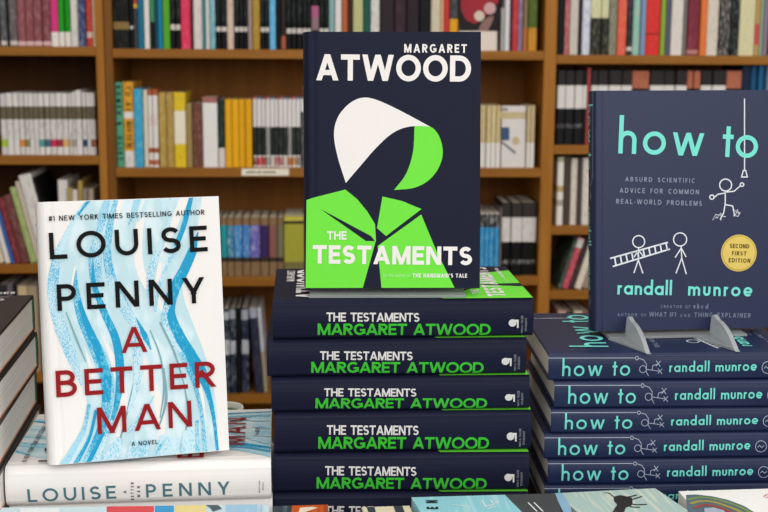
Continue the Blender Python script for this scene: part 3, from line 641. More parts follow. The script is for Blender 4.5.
lay = [([p], m, l) for p, m, l in dots]+[([edge_clip(C_(*gL))], 1, .0002), ([edge_clip(C_(*gR))], 1, .0002), ([edge_clip(C_(*gR2))], 1, .0002), ([C_(*slitL)], 2, .00035)]
print_mesh('cover_art', lay, fn['top'], [WHITE, GREEN, NAVY], jk)
ttl = line(cp, 'TESTAMENTS', (312.6,263.4), (471.8,265.2), 18.4, .215, .93, mt=.15)+line(cp, 'THE', (327,239.6), (346.6,239.6), 8.4, .19, .9, mt=.3)
print_mesh('title_lettering', [(ttl, 0, .0005)], fn['top'], [WHITE], jk)
aut = line(cp, 'ATWOOD', (316,80.3), (470.8,81.8), 26.2, .2, .88, mt=.1)+line(cp, 'MARGARET', (404.2,52.6), (466.8,52.9), 8.6, .19, .8)
print_mesh('author_lettering', [(aut, 0, .0005)], fn['top'], [WHITE], jk)
sm = line(cp, "THE HANDMAID'S TALE", (412.5,277.4), (467,277.6), 4, .2, .75)
sm2 = line(cp, 'by the author of', (383.5,276.6), (410.5,276.9), 3.4, kind='type')
print_mesh('small_print', [(sm, 0, .0005), (sm2, 1, .0005)], fn['top'], [WHITE, mat('#b8eaa8')], jk)
AX, AYY, AYW = -.1022, 1.1328, .0639
sp = spine_px(AX, AYY, zt-TA, AYW)
s1 = line(sp, 'THE TESTAMENTS', (326.3,321), (419.2,321.4), 9, .175, .9, nsub=4, mt=.2)
s2 = line(sp, 'MARGARET ATWOOD', (317.6,335), (490.4,335.4), 12, .19, .98, nsub=4, mt=.15)
print_mesh('spine_title', [(s1, 0, .0003)], fn['spine'], [SILV], jk)
print_mesh('spine_author', [(s2, 0, .0003)], fn['spine'], [GREEN_SHADE], jk)
emb = [[sp(*p) for p in circ(512.2,322.6,3.9,14)[:-1]], [sp(*p) for p in ((513,319.2),(518.4,319.2),(518.4,327.8),(516.9,327.8),(516.4,321.5),(513,321.5))]]
tn = []
for s, xx, y0, y1 in (('NAN A. TALESE', 521.6, 333, 315), ('DOUBLEDAY', 525.4, 331, 317)):
    a, b = sp(xx+1.2, y0), sp(xx+1.2, y1); tn += place2(type_polys(s, (b-a).length, .0019, .01), a, b)
print_mesh('spine_emblem', [(emb, 0, .0003), (tn, 1, .0003)], fn['spine'], [SILV, mat('#8a8c94')], jk)
wh = {0: 'topmost', 1: 'second from top', 2: 'third from top', 3: 'fourth from top', 4: 'fifth from top', 5: 'sixth from top, mostly hidden'}
lefts = [None, (266.5, .052), (271, .05), (274, .046), (272.5, .03), (273, .03)]
bot_a = [zt]+[ZC-AYY*tan(PITCH+math.atan((py-256)/F)) for py in (340.3, 378, 413.2, 454.5, 494)]+[TABLE]
for i in range(6):
    z = bot_a[i+1]; kz = Matrix.Diagonal((1, 1, (bot_a[i]-z-GAP)/TA, 1))
    lbl = 'navy hardcover with green and white spine lettering, %s in middle stack' % wh[i]
    if i == 0: nav.matrix_world = M_flat(AX, AYY, z, AYW) @ kz; nav['label'] = 'navy hardcover lying under the standing navy novel, topmost in middle stack'
    else:
        p = hit_y(lefts[i][0], 256+(300-256)+i*38.5, AYY); dup(nav, M_flat(p.x, AYY+random.uniform(-.001, .001), z, lefts[i][1]) @ kz, lbl, GRP)
sb = dup(nav, M_stand(AP, AYAW, ALEAN, .983), 'navy hardcover with white and green abstract cover standing on the middle stack', GRP, (-LA, 0, -TA))

# ============================================================ DARK BLUE HOW-TO BOOKS (right stack)
TH = .0242; LH = .236; WH = .1780
zh = ZC-.2890; HX, HYY, HYW = .1544, 1.1456, .03
HSY, HSL = .10, .104; HP = hit_z(594, 331.5, zh+.0034+TH*sin(HSL))
BLUE = mat('#1a2546', .42, .05, 80, .3); MINT = mat('#74dacd', .45, .03); MINT2 = mat('#6fd0c4', .45, .03); PALE = mat('#d9dee4', .5, .03); DIM = mat('#8a93a8', .5, .03); GOLD = mat('#d8bf62', .35, .08, 120); GOLDI = mat('#5c4c1c', .5); GOLDD = mat('#b89c44', .35, .08, 120)
GRH = 'dark blue books in the right stack'
how, jk, fh = hardcover('hardcover_book', LH, WH, TH, BLUE, PAGEW, r=.0035, bulge=.001, label='x', group=GRH, inset=.002, board=.0024)
hp = cover_px(HP, HSY, HSL)
t = line(hp, 'how', (618,153.4), (703.3,156.2), 38.4, .118, 1.0)+line(hp, 'to', (721.6,156.8), (757.2,158.2), 37.5, .118, 1.0)
print_mesh('title_lettering', [(t, 0, .0005)], fh['top'], [MINT], jk)
t = line(hp, 'randall', (617.2,294.4), (671.5,295.2), 15.4, .15, 1.0)
print_mesh('forename_lettering', [(t, 0, .0005)], fh['top'], [MINT], jk)
t = line(hp, 'munroe', (687.8,295.5), (752,296.4), 15.4, .15, 1.0)
print_mesh('surname_lettering', [(t, 0, .0005)], fh['top'], [MINT], jk)
t = line(hp, 'ABSURD SCIENTIFIC', (625,181.3), (694.6,183), 4.6, .16, .8, space=.6)+line(hp, 'ADVICE FOR COMMON', (619.5,192.6), (698.8,194.4), 4.8, .16, .8, space=.6)+line(hp, 'REAL-WORLD PROBLEMS', (616,203.6), (701.6,205.8), 4.8, .16, .8, space=.6)
t2 = line(hp, 'CREATOR OF', (660.5,308), (690,308.3), 3, .16, .8)+line(hp, 'xkcd', (693,308.3), (708,308.6), 5, .16, 1)+line(hp, 'AUTHOR OF', (617.3,316), (646,316.5), 3, .16, .8)+line(hp, 'WHAT IF?', (649,316.5), (676,316.8), 4.6, .16, .8)+line(hp, 'AND', (680,316.9), (690,317), 3, .16, .8)+line(hp, 'THING EXPLAINER', (694,317), (750.5,317.7), 4.6, .16, .8)
print_mesh('subtitle_lettering', [(t, 0, .0004)], fh['top'], [DIM], jk); print_mesh('credit_lettering', [(t2, 0, .0004)], fh['top'], [mat('#717c94', .5)], jk)
random.seed(3)
scr = [[(712+random.uniform(0, 14), 216+random.uniform(-4, 6)) for _ in range(9)], [(728+random.uniform(0, 14), 212+random.uniform(-3, 5)) for _ in range(9)]]
fig = [[(744.4,98.6),(744.4,170.5)], [(741.4,177),(743.2,170.5),(745.6,170.5),(747.2,177),(741.4,177)], circ(725.5,185,6), [(725.2,191.6),(725,204.5)], [(725,204.5),(723.5,213),(720,219.5)], [(725,204.5),(732.6,206),(734.6,216)],
       [(725,193),(718,194.2),(714.4,197.2)], circ(711.8,197.1,2.2,10), [(725,192.2),(734,191.2),(740.6,185.4)], circ(741.8,184.6,1.8,10), [(742.4,183.6),(742.8,180.8)]]+scr
lad = [[(610,258.4),(667.8,242.3)], [(612.6,266.5),(669.8,249)]]+[[(614.5+i*5.7, 257.1-i*1.59), (615.9+i*5.7, 265.4-i*1.74)] for i in range(10)]
fig2 = [circ(638.6,241.6,6), [(638.4,247.6),(638.2,260)], [(638.2,260),(633.8,273)], [(638.2,260),(642.8,273.4)], [(638.3,250),(634,257)], [(638.3,250),(643,256)],
        circ(680,239.4,6.6), [(681,246),(681.6,258)], [(681.6,258),(675.8,273.4)], [(681.6,258),(686.2,274.2)], [(681.2,248),(675,257.5)], [(681.2,248),(686,257)]]
print_mesh('hanging_figure_drawing', [(strokes(hp, fig[:10], 1.15)+strokes(hp, scr, .55), 0, .0003)], fh['top'], [PALE], jk); print_mesh('ladder_carriers_drawing', [(strokes(hp, fig2, 1.15), 0, .0003), (strokes(hp, lad, 1.5), 0, .00036)], fh['top'], [PALE], jk)
# round gold sticker (a part of its own)
cx, cy = 738.8, 253; sc = hp(cx, cy)
rr = (hp(cx+17.8, cy)-sc).length
ring = lambda R, n=40: [sc+Vector((R*cos(2*pi*i/n), R*sin(2*pi*i/n))) for i in range(n)]
tx = line(hp, 'SECOND', (729.6,247.9), (749,248.4), 4.2, .2, .8)+line(hp, 'FIRST', (731.8,255.2), (746.2,255.6), 4.2, .2, .8)+line(hp, 'EDITION', (728.4,262.2), (750,262.8), 4.2, .2, .8)
print_mesh('gold_sticker', [([ring(rr)], 0, .0002), ([ring(rr*.95)], 2, .0003), ([ring(rr*.90)], 0, .0004), (tx, 1, .0006)], fh['top'], [GOLD, GOLDI, GOLDD], jk)
zs0 = zh-TH
hs = spine_px(HX, HYY, zs0, HYW)
t = line(hs, 'how', (562,374.2), (602,374), 16.6, .115, 1.0, nsub=5)+line(hs, 'to', (612,373.8), (629.8,373.6), 16.2, .115, 1.0, nsub=5)
print_mesh('spine_title', [(t, 0, .0003)], fh['spine'], [MINT2], jk)
t = line(hs, 'randall', (669,370.3), (709,369.6), 10.2, .15, 1.0, nsub=5)
print_mesh('spine_forename', [(t, 0, .0003)], fh['spine'], [MINT2], jk)
t = line(hs, 'munroe', (715,369.8), (756.4,368.8), 10.2, .15, 1.0, nsub=5)
print_mesh('spine_surname', [(t, 0, .0003)], fh['spine'], [MINT2], jk)
dr = [[(548,357.4),(634.5,357.2)], circ(636.8,357.4,1.6,8), [(639,357.6),(643.5,359),(646.2,363),(646,370),(648.5,374)], circ(642.6,367.5,3.4,12), [(646,367.6),(652,368.4),(660,369.6)], [(651.8,368.2),(652.6,364),(658,362.6)], [(656,359.4),(660,365)], [(660.4,359.8),(655.6,364.8)], [(657.6,366.8),(662,372)], [(662,367),(657.6,371.6)], circ(767.2,366,5.6,16), [(763.8,366.8),(765.6,364.8),(767.8,367),(770.4,365)]]
print_mesh('spine_drawing', [(strokes(hs, [[q for q in l] for l in dr], .6), 0, .0003)], fh['spine'], [mat('#a3adbf', .5)], jk)
hl = [None, 555, 551.7, 545, 548.5, 545, 550]
hy = [None, -.012, -.008, -.004, -.006, -.004, 0]
nm = ['topmost', 'second from top', 'third from top', 'fourth from top', 'fifth from top', 'sixth from top, half hidden', 'lowest']
bot_h = [zh]+[ZC-HYY*tan(PITCH+math.atan((py-256)/F)) for py in (380.8, 408.6, 433.6, 459.6, 485)]
bot_h += [(bot_h[-1]+TABLE)/2, TABLE]
for i in range(7):
    z = bot_h[i+1]; kz = Matrix.Diagonal((1, 1, (bot_h[i]-z-GAP)/TH, 1))
    lbl = 'dark blue hardcover with mint lowercase spine lettering, %s in right stack' % nm[i]
    if i == 0: how.matrix_world = M_flat(HX, HYY, z, HYW) @ kz; how['label'] = 'dark blue hardcover lying under the acrylic easel, topmost in right stack'
    else:
        p = hit_y(hl[i], 355+i*26, HYY); dup(how, M_flat(p.x, HYY, z, HYW+hy[i]+.006) @ kz, lbl, GRH)
dup(how, M_stand(HP, HSY, HSL), 'dark blue hardcover with mint title and gold sticker standing in acrylic easel', GRH, (-LH, 0, -TH))

# clear acrylic easels
ACR = acrylic(.48); ACRP = acrylic(.62)
def easel(P, yaw, lean, x0, x1, T, label, prongs):
    root = empty('book_easel', label, 'easel', Matrix.Translation((P.x, P.y, P.z)) @ Matrix.Rotation(yaw, 4, 'Z'))
    zb = -.0034-T*sin(lean)
    bm = bmesh.new(); box(bm, x0, x1, -.012, T+.045, zb+.0003, zb+.0028, bev=.0006); link('base_plate', mesh_from('base_plate', bm, ACR), root)
    bm = bmesh.new(); y = T+.008
    pts = [(y, zb+.0028), (y+.10*sin(lean), zb+.10), (y+.10*sin(lean)+.003, zb+.10), (y+.003, zb+.0028)]
    extrude_outline(bm, pts, lambda p, q, c: Vector((c, p, q)), [x0+.004, x1-.004]); link('back_plate', mesh_from('back_plate', bm, ACR), root)
    for xx in prongs:
        prof = [(-.0725, zb+.0004), (-.069, zb+.001)]+[(-.069+.0555*s, zb+.0012+.0185*(s**1.0)+.0055*sin(pi*s)) for s in (.15,.3,.45,.6,.75,.88)]+[(-.010, zb+.0225), (-.0065, zb+.0215), (-.0035, zb+.012), (-.0030, zb+.0030), (-.014, zb+.0004)]
        bm = bmesh.new(); extrude_outline(bm, prof, lambda p, q, c: Vector((c, p, q)), [xx-.0022, xx+.0022]); link('front_prong', mesh_from('front_prong', bm, ACRP), root)
        bm = bmesh.new()
        pts = [(xx-.022, -.0125), (xx-.0025, -.069), (xx-.0025, -.0125)]
        extrude_outline(bm, pts, lambda p, q, c: Vector((p, q, c)), [zb+.0004, zb+.0024]); link('prong_arm', mesh_from('prong_arm', bm, ACR), root)
    return root
def to_local(P, yaw, px, py, z):
    h = hit_z(px, py, z)-P; return h.x*cos(yaw)+h.y*sin(yaw), -h.x*sin(yaw)+h.y*cos(yaw)
pr = [to_local(HP, HSY, 642, 349, zh)[0], to_local(HP, HSY, 733, 349, zh)[0]]
easel(HP, HSY, HSL, .012, .152, TH, 'clear acrylic easel with two front prongs holding the dark blue book', pr)
easel(AP, AYAW, ALEAN, .004, .150, TA, 'clear acrylic easel under the standing navy novel', [])

# ============================================================ WHITE NOVELS (left)
TL = .0388; LL = .242; WL = .1668
zl = ZC-.3841; LX, LYY, LYW = -.3460, 1.0983, .0825
LP = Vector((-.3066, 1.0998+.010, zl+.0006)); LSY, LSL = .275, .1368
LP = hit_z(48.4, 465.8, zl+.0006+TL*sin(LSL))
PAPER = mat('#e9e6e3', .4, .015, 40, .25); INKK = mat('#0c0c0d', .5, .05, 60, .08); REDF = mat('#8c0a12', .45, .18, 25, .15); SLATE = mat('#4c7480', .45, .05)
WASH = brush('#b9d8e0', '#d2e6ec', .5, 60); MID = brush('#22a0cc', '#a2d4e4', .42, 1000); SOL = brush('#0d97c4', '#52b6d8', .6, 500); SPK = brush('#3aa8d0', '#c4e1ea', .36, 1100); TEAL = mat('#7aa4ae', .45, .1, 200); PALB = brush('#86c8df', '#c6e2ec', .44, 700)
GRW = 'white novels with blue brush strokes at the left'
lou, jk, fl = hardcover('hardcover_book', LL, WL, TL, PAPER, PAGEW, r=.009, bulge=.001, label='x', group=GRW)
lp = cover_px(LP, LSY, LSL, .982)
def clampc(v): return Vector((max(.0004, min(WL-.0006, v[0])), max(.0006, min(LL-.0006, v[1]))))
layers = []; lift = [.00012]
def area(pts, mi, n=5):
    P = smooth(pts, n); bm = [clampc(lp(*p)) for p in P]; layers.append(([bm], mi, lift[0])); lift[0] += .000016
def stroke(pts, ws, mi):
    P = smooth([(a, b) for a, b in pts], 7); m = len(pts)-1; out = []
    W_l = [ws[min(m, int(i/7))]*(1-(i/7) % 1)+ws[min(m, int(i/7)+1)]*((i/7) % 1) for i in range(len(P))]
    q = ribbon([tuple(p) for p in P], W_l)
    layers.append(([[clampc(lp(v.x, v.y)) for v in p] for p in q], mi, lift[0])); lift[0] += .000016
# pale wash, drawn as a band of quads between two wandering edges
eL = smooth([(90,196),(76,215),(63,236),(53,262),(50,284),(54,312),(64,345),(78,378),(87,404),(82,432),(70,452),(58,472)], 5)
eR = smooth([(202,192),(200,212),(196,232),(188,252),(182,272),(184,298),(194,326),(204,352),(212,380),(217,408),(218,434),(221,460)], 5)
layers.append(([[clampc(lp(*eL[i])), clampc(lp(*eL[i+1])), clampc(lp(*eR[i+1])), clampc(lp(*eR[i]))] for i in range(len(eL)-1)], 0, lift[0])); lift[0] += .00002
# white islands
stroke([(75,262),(74,290),(78,312)], [0,7,0], 7); stroke([(120,196),(112,225),(96,258),(92,285)], [10,6,3,0], 7); stroke([(146,196),(138,240),(142,275),(160,310)], [5,9,8,0], 7); stroke([(186,195),(172,228),(158,262)], [9,8,0], 7)
stroke([(160,262),(158,290),(168,320),(186,352),(200,392),(206,440)], [3,7,6,8,6,2], 7); stroke([(100,330),(116,368),(124,410),(116,448)], [0,8,8,4], 7); stroke([(128,330),(146,368),(160,410),(160,448)], [0,7,10,4], 7); stroke([(84,345),(92,372),(98,400)], [0,5,0], 7)
# strokes
stroke([(91,195),(77,216),(64,238),(54,262),(51,286),(55,314),(66,350)], [3,5,4,4,3,4,1], 4); stroke([(86,203),(70,228),(58,255),(53,285),(57,315),(70,352),(82,385)], [1,4,9,11,12,12,3], 3)
stroke([(92,196),(78,215)], [3.5,2], 2)
stroke([(112,196),(106,215),(99,240),(95,262),(98,290),(106,316),(118,345)], [13,12,14,13,12,9,4], 3); stroke([(108,197),(103,216),(99,232)], [6,9,6], 1); stroke([(117,196),(111,220),(107,250),(111,276),(122,298),(134,318)], [4,7,8,9,7,3], 1)
stroke([(76,270),(76,292),(82,318),(92,340),(103,366),(108,392),(104,420),(95,444),(83,466)], [.8,7,10,12,15,13,9,8,7], 1); stroke([(79,300),(87,325),(98,350),(106,378),(106,402)], [3,7,8,11,8], 2); stroke([(93,262),(94,284),(104,312),(116,340),(120,372),(117,402),(108,432)], [.8,5,7,8,9,6,2], 2)
stroke([(106,262),(113,288),(127,312),(140,332),(149,352),(152,364)], [3,8,10,9,6,2], 3); stroke([(136,318),(145,336),(151,350)], [.8,6,1], 2)
stroke([(138,196),(134,212),(128,226)], [7,6,0], 1); stroke([(148,195),(143,212),(135,224)], [3,5,1], 3)
stroke([(168,195),(163,210),(160,220)], [8,4,0], 3); stroke([(192,193),(188,210),(183,228),(176,246)], [4,5,5,5], 2); stroke([(176,246),(166,268),(158,290),(156,312)], [5,3,4,1], 4); stroke([(172,214),(163,240),(153,264),(150,290),(156,312)], [2,6,7,7,2], 3)
stroke([(198,232),(192,252),(184,270),(174,290),(169,312),(176,334),(188,354),(200,372),(206,386)], [1,9,10,11,12,15,15,13,6], 2); stroke([(170,300),(164,316),(170,336),(184,358)], [5,6,7,3], 3); stroke([(190,352),(200,372),(209,396),(214,420),(218,456)], [10,9,5,3.5,2.5], 2)
stroke([(180,352),(190,372),(198,396),(203,424),(205,456)], [6,5,4,4,5], 1); stroke([(160,322),(174,352),(184,384)], [2,2,1], 5); stroke([(150,330),(160,356),(164,386),(160,418)], [1,1.6,2,1], 5); stroke([(66,312),(76,338),(86,362)], [1,2,1], 5); stroke([(164,368),(166,400),(158,430)], [1,3,1], 5); stroke([(138,366),(130,400),(122,432),(114,458)], [2,2,2,1], 5); stroke([(184,384),(188,412),(184,440)], [1,2.5,1], 5)
stroke([(132,330),(138,356),(136,386),(128,412)], [5,10,6,2], 3); stroke([(146,404),(140,418),(128,432)], [5,7,3], 3); stroke([(154,395),(146,410),(134,424)], [1,3,1], 1)
stroke([(89,404),(84,428),(74,448),(62,468)], [3,4,6,8], 1); stroke([(96,410),(90,436),(80,456),(74,466)], [3,3,4,5], 2); stroke([(112,420),(100,446),(92,466)], [3,9,12], 3); stroke([(104,432),(94,452),(86,466)], [3,4,4], 2)
stroke([(120,438),(114,452),(108,464)], [6,14,18], 6); stroke([(140,440),(138,462)], [18,26], 6); stroke([(170,436),(166,460)], [20,28], 6); stroke([(190,430),(190,458)], [14,20], 6); stroke([(164,440),(158,450),(152,462)], [2,3,3], 1); stroke([(197,420),(197,440),(198,456)], [3,4,6], 1); stroke([(178,444),(176,460)], [3,6], 6)
print_mesh('cover_art', layers, fl['top'], [WASH, MID, SOL, SPK, PALB, TEAL, PALB, PAPER], jk)
t = line(lp, 'LOUISE', (50,259.4), (207.6,251.2), 26.6, .165, 1.0)+line(lp, 'PENNY', (57.6,311), (205,302.6), 26.6, .165, 1.0)
print_mesh('author_lettering', [(t, 0, .0017)], fl['top'], [INKK], jk)
t = line(lp, 'A', (121.4,353), (147.4,351.6), 25.6, .15, 1.0)+line(lp, 'BETTER', (56.4,397.2), (216,386.4), 26.6, .165, 1.0)+line(lp, 'MAN', (97.8,434), (192,426.2), 26.6, .155, 1.0)
print_mesh('title_lettering', [(t, 0, .0017)], fl['top'], [REDF], jk)
t = line(lp, '#1 NEW YORK TIMES BESTSELLING AUTHOR', (49,221.2), (204.4,214.6), 5.2, .16, .85, space=.5)+line(lp, 'A NOVEL', (131.4,446), (157.6,443.6), 4.4, .16, .85)
print_mesh('small_print', [(t, 0, .0017)], fl['top'], [INKK], jk)
ls = spine_px(LX, LYY, zl-TL, LYW)
t = line(ls, 'LOUISE', (28.2,502.4), (116.4,498.6), 13.6, .17, 1.0, nsub=7)+line(ls, 'PENNY', (146.4,497.4), (230,494.4), 13.6, .17, 1.0, nsub=7)
print_mesh('spine_author', [(t, 0, .0003)], fl['spine'], [SLATE], jk)
t = []
for s, xx, y0, y1 in (('A', 126.6, 493.2, 490), ('BETTER', 134, 500.4, 481.8), ('MAN', 140.2, 497, 485.6)):
    a, b = ls(xx, y0), ls(xx, y1); t += place2(text_polys(s, (b-a).length, .2, .8, .0028), a, b)
for s, xx, y0, y1 in (('MINOTAUR', 260, 492.6, 480), ('BOOKS', 263.6, 490, 482)):
    a, b = ls(xx, y0), ls(xx, y1); t += place2(type_polys(s, (b-a).length, .0012, .01), a, b)
print_mesh('spine_title', [(t, 0, .0003)], fl['spine'], [mat('#4a3f42')], jk)
lou.matrix_world = M_flat(LX, LYY, zl-TL, LYW); lou['label'] = 'white hardcover lying flat under the standing white novel, slate spine lettering'
dup(lou, M_flat(LX+.0005, LYY+.003, zl-2*TL-GAP, LYW-.003), 'white hardcover at the bottom of the left pair, mostly hidden', GRW)
dup(lou, M_stand(LP, LSY, LSL, .982), 'white hardcover with blue brush strokes and red title standing tilted', GRW, (-LL, 0, -TL))

# ============================================================ DARK STACK AT THE LEFT EDGE
DARK = mat('#35302e', .4, .08, 60); DARKI = mat('#d8d4d0')
TS = .0393; LS_, WS_ = .27, .222
def dark_book(z, dx, dyaw, i):
    P = Vector((-.3690+dx, 1.300, z)); yaw = pi+.101+dyaw      # spine at the far side, so local x runs to the left
    return P, yaw
drk, jk, fd = hardcover('hardcover_book', LS_, WS_, TS, DARK, PAGEW, r=.006, bulge=.001, label='x', group='dark books in the left-edge stack', board=.003, inset=.0013)
bm = bmesh.new(); box(bm, .0005, LS_-.002, .006, WS_-.002, .0031, .0040); link('endpaper', mesh_from('endpaper', bm, mat('#c98a6a')), drk)
bm = bmesh.new(); box(bm, .0002, .0014, .0032, .0062, .0034, TS-.0034); link('headband', mesh_from('headband', bm, mat('#3f7a58')), drk)
ztop = ZC-.263
tl = ['topmost', 'second from top', 'third from top', 'fourth from top', 'lowest and hidden']
def tlab(i): return 'black hardcover with white page edges facing right, %s in stack at left edge' % tl[i]
nT = (ztop-TABLE)/5
for i in range(5):
    P, yaw = dark_book(ztop-nT*(i+1)+.0001, [0, .002, -.001, .002, 0][i], [0, -.006, .004, .0, 0][i], i); M = M_flat(P.x, P.y, P.z, yaw)
    if i == 0: drk.matrix_world = M; drk['label'] = tlab(0)
    else: dup(drk, M, tlab(i))
Mi = drk.matrix_world.inverted(); f0 = lambda px, py: (Mi @ hit_z(px, py, ztop)).xy
def up_text(t, a, b, cap):
    a, b = f0(*a), f0(*b); pl = text_polys(t, (b-a).length, .17, 1, cap); return place2(pl, a, b)
tx = up_text('EES', (-3, 294.2), (15, 293.6), .0105)+up_text('S', (-2, 300.6), (4.5, 300.2), .0105)+strokes(f0, [[(-50, 297.8), (10, 296.9)]], .8)
print_mesh('title_lettering', [(tx, 0, .0003)], lambda a, b, l: Vector((a, b, TS+l)), [DARKI], jk)

# ============================================================ FRONT ROW OF FLAT BOOKS
RZ = TABLE+.0262
def front_book(pl, pr_, yaw, depth, T, color, label, art, mats, name='paperback_book', page=PAGE, w=None):
    """flat book whose far edge runs through two points of the photograph"""
    z = RZ+T
    a = hit_z(*pl, z); b = hit_z(*pr_, z); X = (b-a); X.z = 0; W = w or X.length; ang = math.atan2(X.y, X.x)
    M = Matrix.Translation((a.x, a.y, RZ)) @ Matrix.Rotation(ang, 4, 'Z')
    root = empty(name, label, 'book', M, 'flat books in the front row')
    k = tan(yaw)
    def sh(x, y, zz): return Vector((x-y*k, y, zz))
    bm = bmesh.new()
    for z0, z1, x0, x1, mi in ((0, .0012, 0, W, 0), (T-.0012, T, 0, W, 0), (.0012, T-.0012, 0, .0012, 0)):
        extrude_outline(bm, [(x0, -depth), (x1, -depth), (x1, 0), (x0, 0)], lambda p, q, c: sh(p, q, c), [z0, z1])
    link('cover', mesh_from('cover', bm, color), root)
    bm = bmesh.new(); extrude_outline(bm, [(.0013, -depth+.001), (W-.001, -depth+.001), (W-.001, -.001), (.0013, -.001)], lambda p, q, c: sh(p, q, c), [.0012, T-.0012]); link('page_block', mesh_from('page_block', bm, page), root)
    Mi = M.inverted()
    f = lambda px, py: (Mi @ hit_z(px, py, z)).xy
    def ap(l): return [[(max(v[0], -v[1]*k+.0005) if False else v[0], min(v[1], -.0004)) for v in q] for q in l]
    if art: print_mesh('cover_art', [(ap(p(f)), mi, .0002+.00012*i) for i, (p, mi) in enumerate(art)], lambda u, v, l: Vector((u, v, T+l)), mats, root)
    return root
P_ = lambda *pts: (lambda f: [[f(*p) for p in pts]])
front_book((2,507.6), (270,504.8), 0, .17, .022, mat('#c9dfe6'), 'pale blue picture book with red, blue and yellow patches lying below white novels', [
 (P_((107,506),(107,540),(154,540),(154,506)), 1), (P_((155,505.6),(155,540),(174,540),(174,505.6)), 2), (P_((175,505.4),(175,540),(206,540),(206,505.4)), 3), (P_((206,505),(210,508),(213,512),(222,509),(218,505)), 4), (P_((226,505),(226,540),(262,540),(262,505)), 5), (P_((20,509),(20,516),(60,516),(60,509)), 6)],
 [mat('#c9dfe6'), mat('#d8484e'), mat('#3a98cc'), mat('#e6d28c'), mat('#4a5a5e'), ink('#9cc4dc','#e0ecf0'), mat('#e4ecec')])
front_book((273,506.2), (327,504.6), .04, .17, .022, ink('#3c444c', '#7a8a98'), 'small dark book with fiery orange picture lying in front row', [
 (P_((292,504),(288,540),(328,540),(328,504)), 1), (P_((300,508),(298,514),(306,512),(318,508),(312,507)), 2)], [mat('#3c444c'), ink('#c85a28','#3a2a24'), mat('#e8d8c0')])
front_book((362,507.2), (409.5,505.6), .02, .17, .022, mat('#ddd2b4'), 'cream book with dark loops lying beside the turquoise book', [
 (P_((366,505),(370,516),(377,516),(374,505)), 1), (P_((393,505),(397,516),(406,516),(402,505)), 1)], [mat('#ddd2b4'), mat('#3a4048')])
front_book((411.5,497.3), (552,493.4), .12, .17, .026, ink('#8fcbd6', '#bfe2e6', .5), 'turquoise and charcoal paperback with white splashes lying in front row', [
 (P_((504,493),(528,518),(566,518),(554,493)), 1),
 (lambda f: place2(text_polys('EN', (f(438.5,509.4)-f(437.5,500.4)).length, .24, .8, .0105), f(438.5,509.4), f(437.5,500.4)), 2),
 (lambda f: strokes(f, [[(490,500),(494,505),(488,509),(496,507)], [(482,501),(486,507),(499,502)], [(452,505),(470,507)]], 1.3), 3),
 (lambda f: strokes(f, [[(528,503),(537,512)], [(534,503),(543,512)]], 1.3), 3)],
 [mat('#8fcbd6'), mat('#4a4c4e', .5), mat('#243038'), mat('#e6eef0')])
front_book((554.5,493.2), (655,488.2), .16, .12, .026, ink('#a9c2bd', '#d4d6c4', .8), 'paperback with pale beach painting and running dark dog lying in front row', [
 (P_((555,493),(562,512),(574,520),(570,505),(562,493)), 1),
 (lambda f: [[f(*p) for p in smooth([(614,497),(620,495.5),(628,497),(632,498.5),(632,505),(626,508),(624,512),(618,513),(614,510),(617,505),(614,501),(614,497)], 4)]], 2),
 (lambda f: sum([strokes(f, [smooth(l, 4)], w) for l, w in (([(604,493),(609,493.6),(613,496.5),(617,499)], 1.2), ([(624,497.5),(630,497),(637,495.2)], 2.2), ([(628,500),(634,499.2),(642,496.6)], 2.0), ([(630,504),(637,505),(647,504.6)], 2.4), ([(628,506),(634,507.5),(640,507.5)], 2.2), ([(617,510),(613,513),(612,517)], 2.4), ([(621,511),(622,518)], 2.4))], []), 2)],
 [mat('#a9c2bd'), mat('#8ab0cc'), mat('#33302f')])
front_book((678.5,491.2), (790,488), .0, .17, .026, mat('#f1efec'), 'white hardcover with an iridescent disc on its cover lying in front row', [
 (lambda f: [[f(*p) for p in ((686,495),(696,494.6),(712,496.4),(728,500),(744,506),(760,516),(760,524),(690,524),(687,508))]], 1),
 (lambda f: strokes(f, [smooth([(688,500),(700,497.5),(714,499),(730,503.5),(744,509),(754,516)], 4)], 4.2), 2), (lambda f: strokes(f, [smooth([(690,504),(702,501.5),(714,502.5),(728,507),(740,512),(746,518)], 4)], 4.6), 3), (lambda f: strokes(f, [smooth([(694,508.5),(704,505.5),(714,506.5),(726,510.5),(736,516)], 4)], 4.6), 4),
 (P_((704,509),(706,520),(728,520),(724,511),(714,508)), 5), (lambda f: strokes(f, [smooth([(764,497.5),(766,495.4),(769,495),(768,498),(765.6,498.6)], 4)], .9), 6)],
 [mat('#f1efec'), mat('#5d7078', .3), mat('#7f9450', .3), mat('#a89848', .3), mat('#a04a3c', .3), mat('#a8b4c4', .3), mat('#c03040')], name='hardcover_book')

# pale cup on the table behind the white novels
p = hit_y(226, 407, 1.345)
cup = empty('cup', 'pale cup with greenish rim behind the flat white novel', 'cup', Matrix.Translation((p.x-.001, 1.345, TABLE)))
hh = ZC-(1.345*tan(PITCH+math.atan((406.5-256)/F)))-TABLE; R = .0205
prof = [(0, 0), (R*.8, 0), (R*.86, .003), (R*.95, hh*.5), (R, hh-.002), (R-.0008, hh), (R-.0022, hh-.001), (R*.86, hh*.5), (R*.7, .005), (0, .005)]
bm = bmesh.new(); n = 28
rg = [[bm.verts.new((r*cos(2*pi*i/n), r*sin(2*pi*i/n), z)) for i in range(n)] if r else [bm.verts.new((0, 0, z))] for r, z in prof]
for a, b in zip(rg, rg[1:]):
    for i in range(n):
        j = (i+1) % n
        q = [a[0], b[j], b[i]] if len(a) == 1 else ([a[i], a[j], b[0]] if len(b) == 1 else [a[i], a[j], b[j], b[i]])
        f = bm.faces.new(q); f.smooth = True
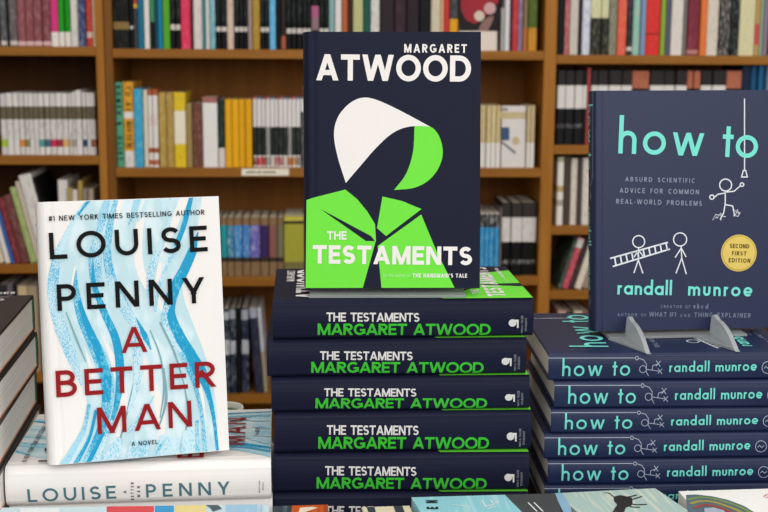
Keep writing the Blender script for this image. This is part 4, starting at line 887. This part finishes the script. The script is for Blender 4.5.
bmesh.ops.recalc_face_normals(bm, faces=bm.faces[:]); link('cup_body', mesh_from('cup_body', bm, mat('#d4d8cc', .3)), cup)
bm = bmesh.new(); bmesh.ops.create_circle(bm, cap_ends=True, radius=R-.004, segments=24); bmesh.ops.translate(bm, vec=(0, 0, hh-.006), verts=bm.verts[:]); link('drink', mesh_from('drink', bm, mat('#5a6a4c')), cup)

# ============================================================ LIGHT
w = bpy.data.worlds.new('world'); SC.world = w; w.use_nodes = True; nt = w.node_tree; bg = nt.nodes['Background']
tc = nt.nodes.new('ShaderNodeTexCoord'); sx = nt.nodes.new('ShaderNodeSeparateXYZ'); rp = nt.nodes.new('ShaderNodeValToRGB')
rp.color_ramp.elements[0].position = .3; rp.color_ramp.elements[0].color = (.10, .085, .07, 1); rp.color_ramp.elements[1].position = .75; rp.color_ramp.elements[1].color = (1, .97, .94, 1)
mr = nt.nodes.new('ShaderNodeMapRange'); mr.inputs[1].default_value = -1
nt.links.new(tc.outputs['Generated'], sx.inputs[0]); nt.links.new(sx.outputs['Z'], mr.inputs[0]); nt.links.new(mr.outputs[0], rp.inputs[0]); nt.links.new(rp.outputs[0], bg.inputs[0]); bg.inputs[1].default_value = .62
def area_light(name, loc, target, size, sy, power, col=(1, 1, 1)):
    l = bpy.data.lights.new(name, 'AREA'); l.shape = 'RECTANGLE'; l.size = size; l.size_y = sy; l.energy = power; l.color = col
    o = bpy.data.objects.new(name, l); C.objects.link(o); o.location = loc
    o.rotation_euler = (Vector(target)-Vector(loc)).to_track_quat('-Z', 'Y').to_euler(); return o
area_light('window_light', (.35, -1.6, 2.0), (0, 1.4, .95), 3.4, 1.6, 64, (1, .985, .97))
area_light('shop_ceiling_light', (.3, 1.3, 2.75), (.1, 2.0, .8), 2.2, .9, 14, (1, .95, .88))

area_light('side_window_light', (2.3, .1, 1.7), (-.2, 1.3, .95), 1.2, 1.4, 16, (1, .985, .97))

# ============================================================ CAMERA
cd = bpy.data.cameras.new('camera'); cam = bpy.data.objects.new('camera', cd); C.objects.link(cam); SC.camera = cam
cd.sensor_width = 36; cd.lens = F/768*36; cam.location = EYE; cam.rotation_euler = (pi/2-PITCH, 0, 0); cd.clip_start = .05
cd.dof.use_dof = True; cd.dof.focus_distance = 1.18; cd.dof.aperture_fstop = 10.5
